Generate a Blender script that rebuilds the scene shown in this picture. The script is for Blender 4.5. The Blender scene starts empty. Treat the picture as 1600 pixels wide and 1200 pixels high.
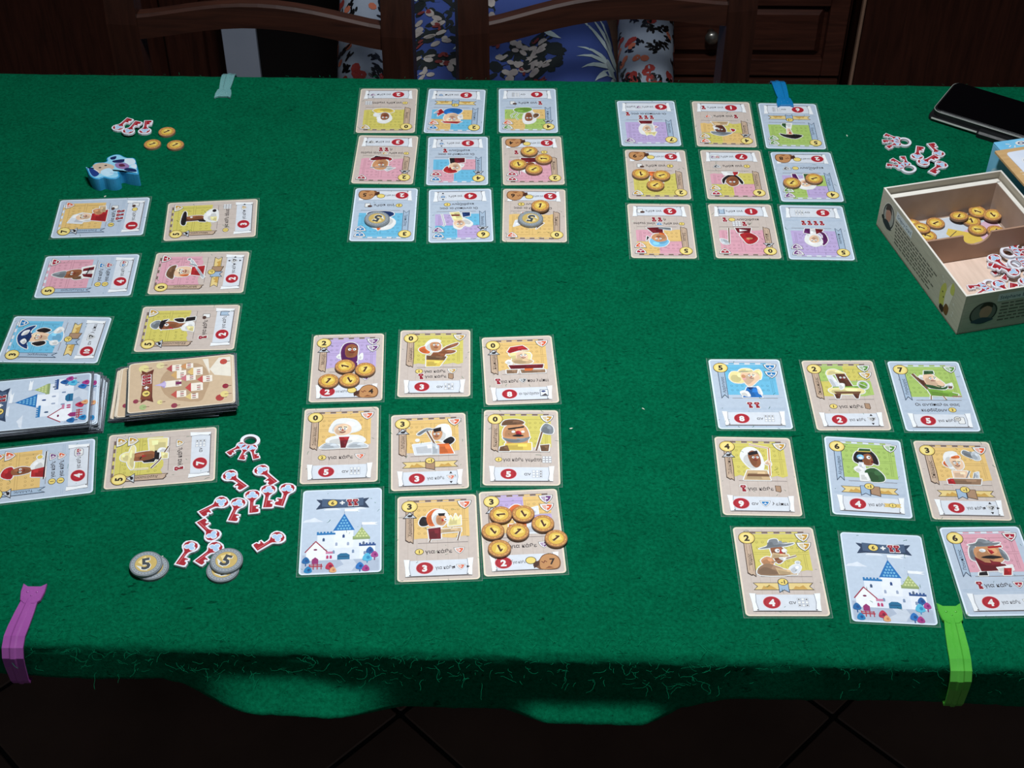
import bpy, bmesh, math, random
from mathutils import Vector, Matrix, noise
from mathutils.bvhtree import BVHTree

R = math.radians
TZ = 0.76            # table top height above the floor
scene = bpy.context.scene
COL = scene.collection

# ------------------------------------------------------------------ camera
CAM_H, CAM_P, CAM_ROLL, CAM_F = 0.8733, R(42.2755), R(0.3961), 2336.65
cd = bpy.data.cameras.new('camera')
cam = bpy.data.objects.new('camera', cd)
COL.objects.link(cam)
_f = Vector((0, math.cos(CAM_P), -math.sin(CAM_P)))
_u = Vector((0, math.sin(CAM_P), math.cos(CAM_P)))
_r = Vector((1, 0, 0))
_r2 = math.cos(CAM_ROLL) * _r + math.sin(CAM_ROLL) * _u
_u2 = -math.sin(CAM_ROLL) * _r + math.cos(CAM_ROLL) * _u
m = Matrix((_r2, _u2, -_f)).transposed().to_4x4()
m.translation = Vector((0, 0, TZ + CAM_H))
cam.matrix_world = m
cd.sensor_width = 36.0
cd.lens = CAM_F / 1600 * 36.0
cd.clip_start = 0.02
scene.camera = cam

# ------------------------------------------------------------------ world, lamps, exposure
w = bpy.data.worlds.new('room_dusk')
scene.world = w
w.use_nodes = True
w.node_tree.nodes['Background'].inputs[0].default_value = (0.75, 0.85, 1.0, 1)
w.node_tree.nodes['Background'].inputs[1].default_value = 0.13

def area(name, loc, aim, size, power, color, spread=math.pi):
    l = bpy.data.lights.new(name, 'AREA')
    l.shape = 'DISK'; l.size = size; l.energy = power; l.color = color; l.spread = spread
    o = bpy.data.objects.new(name, l)
    COL.objects.link(o)
    o.location = loc
    d = Vector(aim) - Vector(loc)
    o.rotation_euler = d.to_track_quat('-Z', 'Y').to_euler()
    return o
area('table_lamp_light', (0.05, 0.92, TZ + 1.4), (0.05, 0.97, TZ), 0.26, 13.6, (0.93, 0.97, 1.0), R(130))

vs = scene.view_settings
vs.view_transform = 'Standard'
vs.look = 'None'
vs.gamma = 1.0
vs.use_curve_mapping = False
vs.exposure = 0.0

# ------------------------------------------------------------------ helpers
def lin(c):
    out = []
    for v in c[:3]:
        v = v / 255.0
        out.append(v / 12.92 if v <= 0.04045 else ((v + 0.055) / 1.055) ** 2.4)
    return (out[0], out[1], out[2], 1.0)

def new_mat(name, col, rough=0.6, metal=0.0, coat=0.0, spec=0.5):
    mt = bpy.data.materials.new(name)
    mt.use_nodes = True
    b = mt.node_tree.nodes['Principled BSDF']
    b.inputs['Base Color'].default_value = lin(col)
    b.inputs['Roughness'].default_value = rough
    b.inputs['Metallic'].default_value = metal
    b.inputs['Coat Weight'].default_value = coat
    b.inputs['Specular IOR Level'].default_value = spec
    return mt

def nd(mt, t, **kw):
    n = mt.node_tree.nodes.new(t)
    for k, v in kw.items():
        setattr(n, k, v)
    return n

def lk(mt, a, b):
    mt.node_tree.links.new(a, b)

def noise_mat(name, c1, c2, scale, rough=0.7, stretch=(1, 1, 1), detail=4, bump=0.0, bump_scale=None, coat=0.0, spec=0.5, dist=0.0):
    mt = new_mat(name, c1, rough, coat=coat, spec=spec)
    b = mt.node_tree.nodes['Principled BSDF']
    tc = nd(mt, 'ShaderNodeTexCoord'); mp = nd(mt, 'ShaderNodeMapping')
    mp.inputs['Scale'].default_value = stretch
    lk(mt, tc.outputs['Object'], mp.inputs['Vector'])
    nz = nd(mt, 'ShaderNodeTexNoise')
    nz.inputs['Scale'].default_value = scale; nz.inputs['Detail'].default_value = detail
    nz.inputs['Distortion'].default_value = dist
    lk(mt, mp.outputs[0], nz.inputs['Vector'])
    cr = nd(mt, 'ShaderNodeValToRGB')
    cr.color_ramp.elements[0].position = 0.3; cr.color_ramp.elements[1].position = 0.7
    cr.color_ramp.elements[0].color = lin(c1); cr.color_ramp.elements[1].color = lin(c2)
    lk(mt, nz.outputs['Fac'], cr.inputs[0]); lk(mt, cr.outputs[0], b.inputs['Base Color'])
    if bump:
        n2 = nz
        if bump_scale:
            n2 = nd(mt, 'ShaderNodeTexNoise'); n2.inputs['Scale'].default_value = bump_scale; n2.inputs['Detail'].default_value = 3
            lk(mt, mp.outputs[0], n2.inputs['Vector'])
        bp = nd(mt, 'ShaderNodeBump'); bp.inputs['Strength'].default_value = bump; bp.inputs['Distance'].default_value = 0.002
        lk(mt, n2.outputs['Fac'], bp.inputs['Height']); lk(mt, bp.outputs[0], b.inputs['Normal'])
    return mt

def mesh_obj(name, verts, faces, mat=None, parent=None, smooth=False, loc=None):
    me = bpy.data.meshes.new(name)
    me.from_pydata([tuple(v) for v in verts], [], faces)
    me.update()
    if smooth:
        for p in me.polygons: p.use_smooth = True
    if mat: me.materials.append(mat)
    o = bpy.data.objects.new(name, me)
    COL.objects.link(o)
    if parent: o.parent = parent
    if loc: o.location = loc
    return o

def bm_obj(name, bm, mat=None, parent=None, smooth=False):
    me = bpy.data.meshes.new(name)
    bmesh.ops.recalc_face_normals(bm, faces=bm.faces)
    bm.to_mesh(me); bm.free()
    if smooth:
        for p in me.polygons: p.use_smooth = True
    if mat: me.materials.append(mat)
    o = bpy.data.objects.new(name, me)
    COL.objects.link(o)
    if parent: o.parent = parent
    return o

def empty(name, loc=(0, 0, 0), rz=0.0):
    o = bpy.data.objects.new(name, None)
    o.empty_display_size = 0.02
    COL.objects.link(o)
    o.location = loc; o.rotation_euler = (0, 0, rz)
    return o

def tag(o, label, cat, group=None, kind=None):
    if label: o['label'] = label
    if cat: o['category'] = cat
    if group: o['group'] = group
    if kind: o['kind'] = kind
    return o

def link_copy(o, parent):
    c = o.copy(); COL.objects.link(c); c.parent = parent
    return c

def copy_tree(o, parent=None):
    c = o.copy(); COL.objects.link(c); c.parent = parent
    for ch in list(o.children): copy_tree(ch, c)
    return c

def box(bm, c, s, rot=None, bevel=0.0):
    r = bmesh.ops.create_cube(bm, size=1.0)
    vs_ = r['verts']
    bmesh.ops.scale(bm, vec=Vector(s), verts=vs_)
    if bevel:
        es = list({e for v in vs_ for e in v.link_edges})
        rb = bmesh.ops.bevel(bm, geom=es, offset=bevel, segments=2, affect='EDGES', profile=0.5)
        vs_ = list({v for f in rb['faces'] for v in f.verts} | {v for v in vs_ if v.is_valid})
    if rot is not None: bmesh.ops.rotate(bm, cent=(0, 0, 0), matrix=rot, verts=vs_)
    bmesh.ops.translate(bm, vec=Vector(c), verts=vs_)
    return vs_

def box_obj(name, c, s, mat, parent=None, bevel=0.0, rot=None):
    bm = bmesh.new(); box(bm, c, s, rot, bevel)
    return bm_obj(name, bm, mat, parent)

def rounded_rect(w, h, r, n=5):
    pts = []
    for cx, cy, a0 in ((w / 2 - r, h / 2 - r, 0), (-w / 2 + r, h / 2 - r, 90), (-w / 2 + r, -h / 2 + r, 180), (w / 2 - r, -h / 2 + r, 270)):
        for i in range(n + 1):
            a = R(a0 + 90 * i / n); pts.append((cx + r * math.cos(a), cy + r * math.sin(a)))
    return pts

def prism(pts, z0, z1, bevel=0.0):
    """closed outline (2D) extruded from z0 to z1; optional softened top edge"""
    a = sum(pts[i][0] * pts[(i + 1) % len(pts)][1] - pts[(i + 1) % len(pts)][0] * pts[i][1] for i in range(len(pts)))
    if a < 0: pts = pts[::-1]
    n = len(pts)
    V = [(x, y, z0) for x, y in pts]; F = [tuple(range(n - 1, -1, -1))]
    if bevel:
        ins = inset(pts, bevel)
        V += [(x, y, z1 - bevel) for x, y in pts] + [(x, y, z1) for x, y in ins]
        for i in range(n):
            j = (i + 1) % n
            F += [(i, j, n + j, n + i), (n + i, n + j, 2 * n + j, 2 * n + i)]
        F.append(tuple(range(2 * n, 3 * n)))
    else:
        V += [(x, y, z1) for x, y in pts]
        for i in range(n):
            j = (i + 1) % n
            F.append((i, j, n + j, n + i))
        F.append(tuple(range(n, 2 * n)))
    return V, F

def inset(pts, d):
    n = len(pts); out = []
    for i in range(n):
        p0 = Vector(pts[i - 1]); p1 = Vector(pts[i]); p2 = Vector(pts[(i + 1) % n])
        e1 = (p1 - p0).normalized(); e2 = (p2 - p1).normalized()
        n1 = Vector((-e1.y, e1.x)); n2 = Vector((-e2.y, e2.x))
        b = (n1 + n2)
        if b.length < 1e-6: b = n1
        b.normalize()
        k = d / max(0.45, b.dot(n1))
        out.append(tuple(p1 + b * k))
    return out

def merge(parts):
    V = []; F = []
    for v, f in parts:
        k = len(V); V += list(v); F += [tuple(i + k for i in q) for q in f]
    return V, F

def smooth_closed(pts, n=4):
    out = []; m_ = len(pts)
    for i in range(m_):
        p0, p1, p2, p3 = pts[i - 1], pts[i], pts[(i + 1) % m_], pts[(i + 2) % m_]
        for k in range(n):
            t = k / n
            out.append(tuple(0.5 * (2 * p1[a] + (p2[a] - p0[a]) * t + (2 * p0[a] - 5 * p1[a] + 4 * p2[a] - p3[a]) * t * t + (3 * p1[a] - p0[a] - 3 * p2[a] + p3[a]) * t ** 3) for a in (0, 1)))
    return out

def ell(cx, cy, rx, ry, rot=0, n=20):
    c, s = math.cos(R(rot)), math.sin(R(rot)); out = []
    for i in range(n):
        a = 2 * math.pi * i / n; x = rx * math.cos(a); y = ry * math.sin(a)
        out.append((cx + x * c - y * s, cy + x * s + y * c))
    return out

def tube(path, radii, seg=8, cap=True):
    V = []; F = []; n = len(path)
    path = [Vector(p) for p in path]
    if not hasattr(radii, '__len__'): radii = [radii] * n
    up = Vector((0, 0, 1))
    for i, p in enumerate(path):
        t = (path[min(i + 1, n - 1)] - path[max(i - 1, 0)]).normalized()
        a = t.cross(up)
        if a.length < 1e-3: a = t.cross(Vector((1, 0, 0)))
        a.normalize(); b = t.cross(a).normalized()
        for k in range(seg):
            q = 2 * math.pi * k / seg
            V.append(p + a * radii[i] * math.cos(q) + b * radii[i] * math.sin(q))
    for i in range(n - 1):
        for k in range(seg):
            k2 = (k + 1) % seg
            F.append((i * seg + k, i * seg + k2, (i + 1) * seg + k2, (i + 1) * seg + k))
    if cap:
        F.append(tuple(range(seg - 1, -1, -1))); F.append(tuple(range((n - 1) * seg, n * seg)))
    return V, F

# ------------------------------------------------------------------ printed ink: flat colour patches laid over each other
ink = bpy.data.materials.new('printed_ink'); ink.use_nodes = True
_b = ink.node_tree.nodes['Principled BSDF']
_a = nd(ink, 'ShaderNodeAttribute', attribute_name='ink')
_nz = nd(ink, 'ShaderNodeTexNoise'); _nz.inputs['Scale'].default_value = 260; _nz.inputs['Detail'].default_value = 3
_tc = nd(ink, 'ShaderNodeTexCoord'); lk(ink, _tc.outputs['Object'], _nz.inputs['Vector'])
_mr = nd(ink, 'ShaderNodeMapRange'); _mr.inputs['To Min'].default_value = 0.76; _mr.inputs['To Max'].default_value = 0.92
lk(ink, _nz.outputs['Fac'], _mr.inputs['Value'])
_mx = nd(ink, 'ShaderNodeVectorMath', operation='SCALE')
lk(ink, _a.outputs['Color'], _mx.inputs[0]); lk(ink, _mr.outputs[0], _mx.inputs['Scale'])
lk(ink, _mx.outputs[0], _b.inputs['Base Color'])
_b.inputs['Roughness'].default_value = 0.55
_b.inputs['Specular IOR Level'].default_value = 0.3

class Ink:
    STEP = 0.000002
    def __init__(s, z=0.0, sc=0.001):
        s.V = []; s.F = []; s.C = []; s.z = z; s.sc = sc
    def up(s): s.z += s.STEP
    def raw(s, pts, faces, col):
        k = len(s.V)
        s.V += [(x * s.sc, y * s.sc, s.z) for x, y in pts]
        for f in faces:
            s.F.append(tuple(i + k for i in f)); s.C.append(col)
    def poly(s, pts, col, up=True):
        if up: s.up()
        a = sum(pts[i][0] * pts[(i + 1) % len(pts)][1] - pts[(i + 1) % len(pts)][0] * pts[i][1] for i in range(len(pts)))
        if a < 0: pts = pts[::-1]
        s.raw(pts, [tuple(range(len(pts)))], col)
    def rect(s, x0, y0, x1, y1, col, up=True):
        s.poly([(x0, y0), (x1, y0), (x1, y1), (x0, y1)], col, up)
    def ell(s, cx, cy, rx, ry, col, rot=0, n=20, up=True):
        s.poly(ell(cx, cy, rx, ry, rot, n), col, up)
    def stroke(s, pts, w_, col, closed=False, up=True, joints=True):
        if up: s.up()
        n = len(pts)
        z0 = s.z
        for i in range(n if closed else n - 1):
            s.z = z0 + (i % 5) * 0.000001
            a = Vector(pts[i]); b = Vector(pts[(i + 1) % n]); d = b - a
            if d.length < 1e-6: continue
            d.normalize(); q = Vector((-d.y, d.x)) * (w_ / 2)
            s.raw([tuple(a - q), tuple(b - q), tuple(b + q), tuple(a + q)], [(0, 1, 2, 3)], col)
        if joints and w_ > 0.7:
            for i, p in enumerate(pts if closed else pts[1:-1]):
                s.z = z0 + (5 + i % 5) * 0.000001
                s.raw(ell(p[0], p[1], w_ / 2, w_ / 2, 0, 6), [tuple(range(6))], col)
        s.z = z0 + (0.00001 if joints and w_ > 0.7 else 0.000005)
    def text(s, t, cx, cy, size, col, bold=0.0, rot=0, anchor='c', maxw=None):
        V, F, x0, x1, y0, y1 = glyphs(t, bold)
        k = size
        if maxw and (x1 - x0) * k > maxw: k = maxw / (x1 - x0)
        ox = {'c': (x0 + x1) / 2, 'l': x0, 'r': x1}[anchor]
        oy = 0.36
        c_, s_ = math.cos(R(rot)), math.sin(R(rot)); ky = size
        s.up()
        s.raw([(cx + (x - ox) * k * c_ - (y - oy) * ky * s_, cy + (x - ox) * k * s_ + (y - oy) * ky * c_) for x, y in V], F, col)
        return (x1 - x0) * k
    def build(s, name, parent=None, loc=None):
        o = mesh_obj(name, s.V, s.F, ink, parent, loc=loc)
        at = o.data.color_attributes.new('ink', 'FLOAT_COLOR', 'CORNER')
        buf = []
        for f, c in zip(s.F, s.C):
            l = lin(c)
            for _ in f: buf += l
        at.data.foreach_set('color', buf)
        return o

_G = {}
def glyphs(t, bold=0.0):
    key = (t, bold)
    if key not in _G:
        cu = bpy.data.curves.new('lettering', 'FONT')
        cu.body = t; cu.size = 1.0; cu.resolution_u = 2; cu.fill_mode = 'FRONT'; cu.offset = bold
        ob = bpy.data.objects.new('lettering', cu)
        me = ob.to_mesh()
        V = [(v.co.x, v.co.y) for v in me.vertices]; F = [tuple(p.vertices) for p in me.polygons]
        # all letters face up
        G = []
        for f in F:
            a = sum(V[f[i]][0] * V[f[(i + 1) % len(f)]][1] - V[f[(i + 1) % len(f)]][0] * V[f[i]][1] for i in range(len(f)))
            G.append(f if a > 0 else f[::-1])
        xs = [v[0] for v in V] or [0, 1]; ys = [v[1] for v in V] or [0, 1]
        _G[key] = (V, G, min(xs), max(xs), min(ys), max(ys))
        ob.to_mesh_clear(); bpy.data.objects.remove(ob); bpy.data.curves.remove(cu)
    return _G[key]
# ------------------------------------------------------------------ room
def wood_mat(name, c1, c2, scale=9, rough=0.35, axis=2):
    st = [14, 14, 14]; st[axis] = 1.1
    return noise_mat(name, c1, c2, scale, rough, tuple(st), 6, 0.08, None, spec=0.25, dist=0.6)
M_wood = wood_mat('dark_mahogany', (46, 24, 18), (66, 35, 26))
M_wood_h = wood_mat('dark_mahogany_crosswise', (58, 32, 25), (84, 47, 36), axis=0)
M_chair = wood_mat('chair_walnut', (40, 22, 17), (56, 31, 23), rough=0.4)
M_chair_h = wood_mat('chair_walnut_crosswise', (44, 24, 18), (64, 35, 25), rough=0.52, axis=0)
M_strip = noise_mat('pale_edge_wood', (150, 118, 98), (168, 134, 112), 30, 0.5)
M_tile = noise_mat('brown_floor_tile', (104, 82, 70), (124, 98, 84), 7, 0.5, bump=0.05)
M_joint = noise_mat('dark_tile_joint', (10, 8, 8), (16, 13, 12), 60, 0.9)
M_wall = noise_mat('dim_plaster', (120, 112, 104), (128, 120, 112), 12, 0.9)

def struct(o): o['kind'] = 'structure'; return o
fl = struct(box_obj('floor', (0, 1.2, -0.012), (4.6, 4.4, 0.02), M_joint))
TS = 0.40
tile_v, tile_f = prism(rounded_rect(TS - 0.006, TS - 0.006, 0.003, 2), -0.006, 0.0, 0.0015)
tile_o = mesh_obj('tile', tile_v, tile_f, M_tile); tile_me = tile_o.data; bpy.data.objects.remove(tile_o)
dg = TS * math.sqrt(2)
for i in range(-9, 10):
    for j in range(-9, 10):
        x = -0.143 + (i - j) * dg / 2; y = 1.155 + dg / 2 + (i + j) * dg / 2
        if -1.75 < x < 1.75 and -0.2 < y < 2.5:
            t = bpy.data.objects.new('tile', tile_me); COL.objects.link(t); t.parent = fl
            t.location = (x, y, 0.0); t.rotation_euler = (0, 0, R(45))
WY = 2.62
struct(box_obj('wall_back', (0, WY + 0.05, 1.3), (4.6, 0.1, 2.6), M_wall))

struct(box_obj('wall_left', (-2.33, 0.85, 1.3), (0.06, 3.64, 2.6), M_wall))
struct(box_obj('wall_right', (2.33, 0.85, 1.3), (0.06, 3.64, 2.6), M_wall))
# raised-panel fronts
def panel_front(name, parent, x0, x1, z0, z1, y, mat, t=0.022, stile=0.055, field=0.03):
    """frame of two stiles and two rails with a bevelled raised field; faces -y"""
    bm = bmesh.new()
    for c, s in (((x0 + stile / 2, y + t / 2, (z0 + z1) / 2), (stile, t, z1 - z0)), ((x1 - stile / 2, y + t / 2, (z0 + z1) / 2), (stile, t, z1 - z0)),
                 (((x0 + x1) / 2, y + t / 2, z0 + stile / 2), (x1 - x0 - 2 * stile, t, stile)), (((x0 + x1) / 2, y + t / 2, z1 - stile / 2), (x1 - x0 - 2 * stile, t, stile))):
        box(bm, c, s, bevel=0.002)
    o = bm_obj(name, bm, mat, parent)
    a0, a1, b0, b1 = x0 + stile - 0.002, x1 - stile + 0.002, z0 + stile - 0.002, z1 - stile + 0.002
    g = 0.008
    V = [(a0, y + t * 0.8, b0), (a1, y + t * 0.8, b0), (a1, y + t * 0.8, b1), (a0, y + t * 0.8, b1)]
    V += [(a0 + g, y + t * 0.75, b0 + g), (a1 - g, y + t * 0.75, b0 + g), (a1 - g, y + t * 0.75, b1 - g), (a0 + g, y + t * 0.75, b1 - g)]
    V += [(a0 + field, y + 0.003, b0 + field), (a1 - field, y + 0.003, b0 + field), (a1 - field, y + 0.003, b1 - field), (a0 + field, y + 0.003, b1 - field)]
    F = []
    for k in (0, 4):
        for i in range(4):
            j = (i + 1) % 4; F.append((k + i, k + j, k + 4 + j, k + 4 + i))
    F.append((8, 9, 10, 11))
    mesh_obj('raised_field', V, F, mat, o)
    return o

FY = 2.40
M_knob = noise_mat('brushed_pewter', (150, 146, 138), (176, 172, 164), 60, 0.3); M_knob.node_tree.nodes['Principled BSDF'].inputs['Metallic'].default_value = 0.9
cab = empty('sideboard', (0, 0, 0))
tag(cab, 'dark wooden sideboard with a raised-panel drawer and pewter knob behind the right chair', 'sideboard')
box_obj('carcass', (0.24, FY + 0.12, 0.46), (0.725, 0.18, 0.84), M_wood, cab)
box_obj('plinth', (0.24, FY + 0.12, 0.03), (0.71, 0.16, 0.06), M_wood_h, cab)
for (x0, x1, z0, z1) in ((0.110, 0.594, 0.211, 0.385), (0.110, 0.594, 0.395, 0.57), (-0.11, 0.10, 0.211, 0.57), (0.110, 0.594, 0.065, 0.203)):
    d = panel_front('drawer', cab, x0, x1, z0, z1, FY + 0.008, M_wood_h, stile=0.034, field=0.02)
    kx, kz = (x0 + x1) / 2, (z0 + z1) / 2
    if x0 > 0:
        pr = [(0.0, 0.0), (0.007, 0.0), (0.006, 0.012), (0.012, 0.018), (0.013, 0.024), (0.009, 0.029), (0.0, 0.030)]
        V = []; F = []; n = 14
        for r_, h_ in pr:
            for i in range(n):
                a = 2 * math.pi * i / n; V.append((kx + r_ * math.cos(a), FY + 0.012 - h_, kz + r_ * math.sin(a)))
        for k in range(len(pr) - 1):
            for i in range(n): F.append((k * n + i, k * n + (i + 1) % n, (k + 1) * n + (i + 1) % n, (k + 1) * n + i))
        mesh_obj('knob', V, F, M_knob, d, smooth=True)
tall = empty('tall_cupboard', (0, 0, 0)); tag(tall, 'plain dark wooden cupboard side beyond the phone, right of the sideboard', 'cupboard')
box_obj('side_panel', (1.20, FY + 0.06, 1.0), (1.166, 0.15, 2.0), M_wood, tall, 0.003)
box_obj('edge_strip', (0.6135, FY - 0.006, 1.0), (0.0055, 0.012, 2.0), M_strip, tall, 0.002)
left = empty('wooden_cupboard', (0, 0, 0)); tag(left, 'dark brown wooden cupboard in the dim left background', 'cupboard')
box_obj('carcass', (-1.08, FY + 0.12, 1.0), (1.10, 0.18, 2.0), M_wood, left)
for x0, x1 in ((-1.60, -1.08), (-1.07, -0.56)):
    panel_front('door', left, x0, x1, 0.06, 1.2, FY + 0.008, M_wood, stile=0.07)
M_black = noise_mat('black_enamel', (9, 9, 10), (13, 13, 14), 40, 0.35)
M_steel = noise_mat('pale_brushed_steel', (150, 160, 178), (172, 180, 196), 4, 0.32, (1, 1, 1)); 
appl = empty('kitchen_appliance', (0, 0, 0)); tag(appl, 'black appliance with a pale steel side strip behind the left chair', 'appliance')
box_obj('housing', (-0.324, FY + 0.08, 0.44), (0.376, 0.26, 0.87), M_black, appl, 0.006)
box_obj('steel_strip', (-0.481, FY - 0.056, 0.44), (0.060, 0.012, 0.86), M_steel, appl, 0.0015)

# ------------------------------------------------------------------ table and felt cloth
M_table = wood_mat('table_wood', (70, 42, 28), (96, 60, 40), axis=0)
def near_y(x): return 0.6705 - 0.0215 * x
def far_y(x): return 1.4668 - 0.012 * x
tb = empty('dining_table', (0, 1.07, 0)); tag(tb, 'long wooden dining table hidden under the green felt', 'table')
TX = 0.95
V, F = prism([(-TX, near_y(-TX) + 0.006 - 1.07), (TX, near_y(TX) + 0.006 - 1.07), (TX, far_y(TX) - 0.006 - 1.07), (-TX, far_y(-TX) - 0.006 - 1.07)], TZ - 0.026, TZ - 0.0042)
mesh_obj('table_top', V, F, M_table, tb)
bm = bmesh.new()
for c, s in (((0, -0.30, TZ - 0.066), (1.66, 0.02, 0.08)), ((0, 0.30, TZ - 0.066), (1.66, 0.02, 0.08)), ((-0.82, 0, TZ - 0.066), (0.02, 0.58, 0.08)), ((0.82, 0, TZ - 0.066), (0.02, 0.58, 0.08))):
    box(bm, c, s)
bm_obj('apron', bm, M_table, tb)
for sx in (-1, 1):
    for sy in (-1, 1):
        box_obj('leg', (sx * 0.84, sy * 0.31, (TZ - 0.026) / 2), (0.07, 0.07, TZ - 0.026), M_table, tb, 0.004)

felt = bpy.data.materials.new('green_felt'); felt.use_nodes = True
b = felt.node_tree.nodes['Principled BSDF']
tc = nd(felt, 'ShaderNodeTexCoord')
n1 = nd(felt, 'ShaderNodeTexNoise'); n1.inputs['Scale'].default_value = 320; n1.inputs['Detail'].default_value = 5; n1.inputs['Roughness'].default_value = 0.75
n2 = nd(felt, 'ShaderNodeTexNoise'); n2.inputs['Scale'].default_value = 26; n2.inputs['Detail'].default_value = 4; n2.inputs['Distortion'].default_value = 0.8
mpw = nd(felt, 'ShaderNodeMapping'); mpw.inputs['Scale'].default_value = (1, 3.2, 1); mpw.inputs['Rotation'].default_value = (0, 0, 0.5)
n3 = nd(felt, 'ShaderNodeTexNoise'); n3.inputs['Scale'].default_value = 100; n3.inputs['Detail'].default_value = 3; n3.inputs['Distortion'].default_value = 1.5
for n_ in (n1, n2): lk(felt, tc.outputs['Object'], n_.inputs['Vector'])
lk(felt, tc.outputs['Object'], mpw.inputs['Vector']); lk(felt, mpw.outputs[0], n3.inputs['Vector'])
cr = nd(felt, 'ShaderNodeValToRGB'); e = cr.color_ramp.elements
e[0].position = 0.30; e[0].color = (0.0004, 0.055, 0.0235, 1); e[1].position = 0.72; e[1].color = (0.0018, 0.132, 0.059, 1)
lk(felt, n1.outputs['Fac'], cr.inputs[0])
cr2 = nd(felt, 'ShaderNodeValToRGB'); e = cr2.color_ramp.elements
e[0].position = 0.28; e[0].color = (0.86, 0.86, 0.86, 1); e[1].position = 0.7; e[1].color = (1.06, 1.06, 1.06, 1)
lk(felt, n2.outputs['Fac'], cr2.inputs[0])
cr3 = nd(felt, 'ShaderNodeValToRGB'); e = cr3.color_ramp.elements      # small worn pits in the nap
e[0].position = 0.27; e[0].color = (0.4, 0.4, 0.4, 1); e[1].position = 0.35; e[1].color = (1, 1, 1, 1)
lk(felt, n3.outputs['Fac'], cr3.inputs[0])
mx = nd(felt, 'ShaderNodeMix', data_type='RGBA', blend_type='MULTIPLY'); mx.inputs[0].default_value = 1
lk(felt, cr.outputs[0], mx.inputs[6]); lk(felt, cr2.outputs[0], mx.inputs[7])
mx2 = nd(felt, 'ShaderNodeMix', data_type='RGBA', blend_type='MULTIPLY'); mx2.inputs[0].default_value = 1
lk(felt, mx.outputs[2], mx2.inputs[6]); lk(felt, cr3.outputs[0], mx2.inputs[7]); lk(felt, mx2.outputs[2], b.inputs['Base Color'])
b.inputs['Roughness'].default_value = 1.0; b.inputs['Specular IOR Level'].default_value = 0.0
b.inputs['Sheen Weight'].default_value = 0.05; b.inputs['Sheen Roughness'].default_value = 0.5; b.inputs['Sheen Tint'].default_value = (0.1, 0.9, 0.55, 1)
ad = nd(felt, 'ShaderNodeMath', operation='ADD'); lk(felt, n1.outputs['Fac'], ad.inputs[0]); lk(felt, cr3.outputs[0], ad.inputs[1])
bp = nd(felt, 'ShaderNodeBump'); bp.inputs['Strength'].default_value = 0.5; bp.inputs['Distance'].default_value = 0.0012
lk(felt, ad.outputs[0], bp.inputs['Height']); lk(felt, bp.outputs[0], b.inputs['Normal'])

def sstep(a, b_, x):
    t = min(1, max(0, (x - a) / (b_ - a))); return t * t * (3 - 2 * t)
def lerp(a, b_, t): return a + (b_ - a) * t
def cloth_profile(x):
    """points (y, z) from the far hem over the top to the near hem"""
    yn, yf = near_y(x), far_y(x)
    P = []
    wob = 0.0012 * noise.noise((x * 22, 0, 3)) + 0.0006 * noise.noise((x * 90, 0, 5))
    for i in range(8): P.append((yf + 0.004 + 0.006 * math.sin(x * 14) * (7 - i) / 7, -0.11 + 0.10 * i / 7))
    for i in range(5):
        a = R(90 * i / 4); P.append((yf - 0.004 + 0.007 * math.cos(a) + wob, -0.007 + 0.007 * math.sin(a)))
    N = 60
    for i in range(1, N):
        y = lerp(yf - 0.004, yn + 0.006, i / N)
        z = 0.0
        d = min(y - yn, 0.06)
        z += -0.0007 * (1 - d / 0.06) * (0.5 + 0.5 * noise.noise((x * 30, y * 30, 1)))
        P.append((y, z))
    r_ = 0.008
    for i in range(0, 7):
        a = R(90 * i / 6); P.append((yn + r_ - 0.002 - r_ * math.sin(a) + 0.0011 * noise.noise((x * 60, i * 0.3, 9)) + 0.0007 * noise.noise((x * 190, i * 0.4, 4)), -r_ + r_ * math.cos(a) - 0.0008 + 0.0009 * noise.noise((x * 40, i * 0.4, 2)) + 0.0007 * noise.noise((x * 170, i * 0.4, 6))))
    fl1 = sstep(-0.245, -0.185, x) * (1 - sstep(-0.135, -0.07, x)); fl2 = sstep(-0.01, 0.03, x) * (1 - sstep(0.095, 0.13, x))
    L = 0.030 + 0.027 * sstep(-0.265, -0.20, x) - 0.018 * sstep(0.11, 0.17, x) + 0.002 * math.sin(x * 19 + 1)
    yb = yn - 0.002
    for i in range(1, 15):
        t = i / 14
        y_ = yb - 0.004 * t + 0.002 * math.sin(x * 25) * t; z_ = -r_ - (L - r_) * t
        y1 = yb - 0.003 * min(1, t / 0.4) - 0.025 * max(0, t - 0.35) / 0.65 - 0.003 * math.sin(x * 40 + 2) * max(0, t - 0.4); z1 = -r_ - (0.022 + 0.012 * sstep(-0.17, -0.08, x)) * min(1, t / 0.45) - 0.008 * max(0, t - 0.4) / 0.6
        y2 = yb - 0.003 * min(1, t / 0.65) - 0.016 * max(0, t - 0.65) / 0.35; z2 = -r_ - 0.040 * min(1, t / 0.72) - 0.007 * max(0, t - 0.72) / 0.28
        y_, z_ = lerp(y_, y1, fl1), lerp(z_, z1, fl1); y_, z_ = lerp(y_, y2, fl2), lerp(z_, z2, fl2)
        P.append((y_, z_ + 0.0016 * t * t * noise.noise((x * 130, 0, 7))))
    return P
NX = 520
cols = []
for i in range(NX + 1):
    x = -0.98 + 1.96 * i / NX
    cols.append([(x, y, TZ + z) for y, z in cloth_profile(x)])
np_ = len(cols[0])
V = [p for c in cols for p in c]
F = [(i * np_ + j, i * np_ + j + 1, (i + 1) * np_ + j + 1, (i + 1) * np_ + j) for i in range(NX) for j in range(np_ - 1)]
cloth = mesh_obj('tablecloth', V, F, felt, smooth=True)
sm = cloth.modifiers.new('thickness', 'SOLIDIFY'); sm.thickness = 0.0018; sm.offset = -1
for p in cloth.data.polygons: pass
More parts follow.
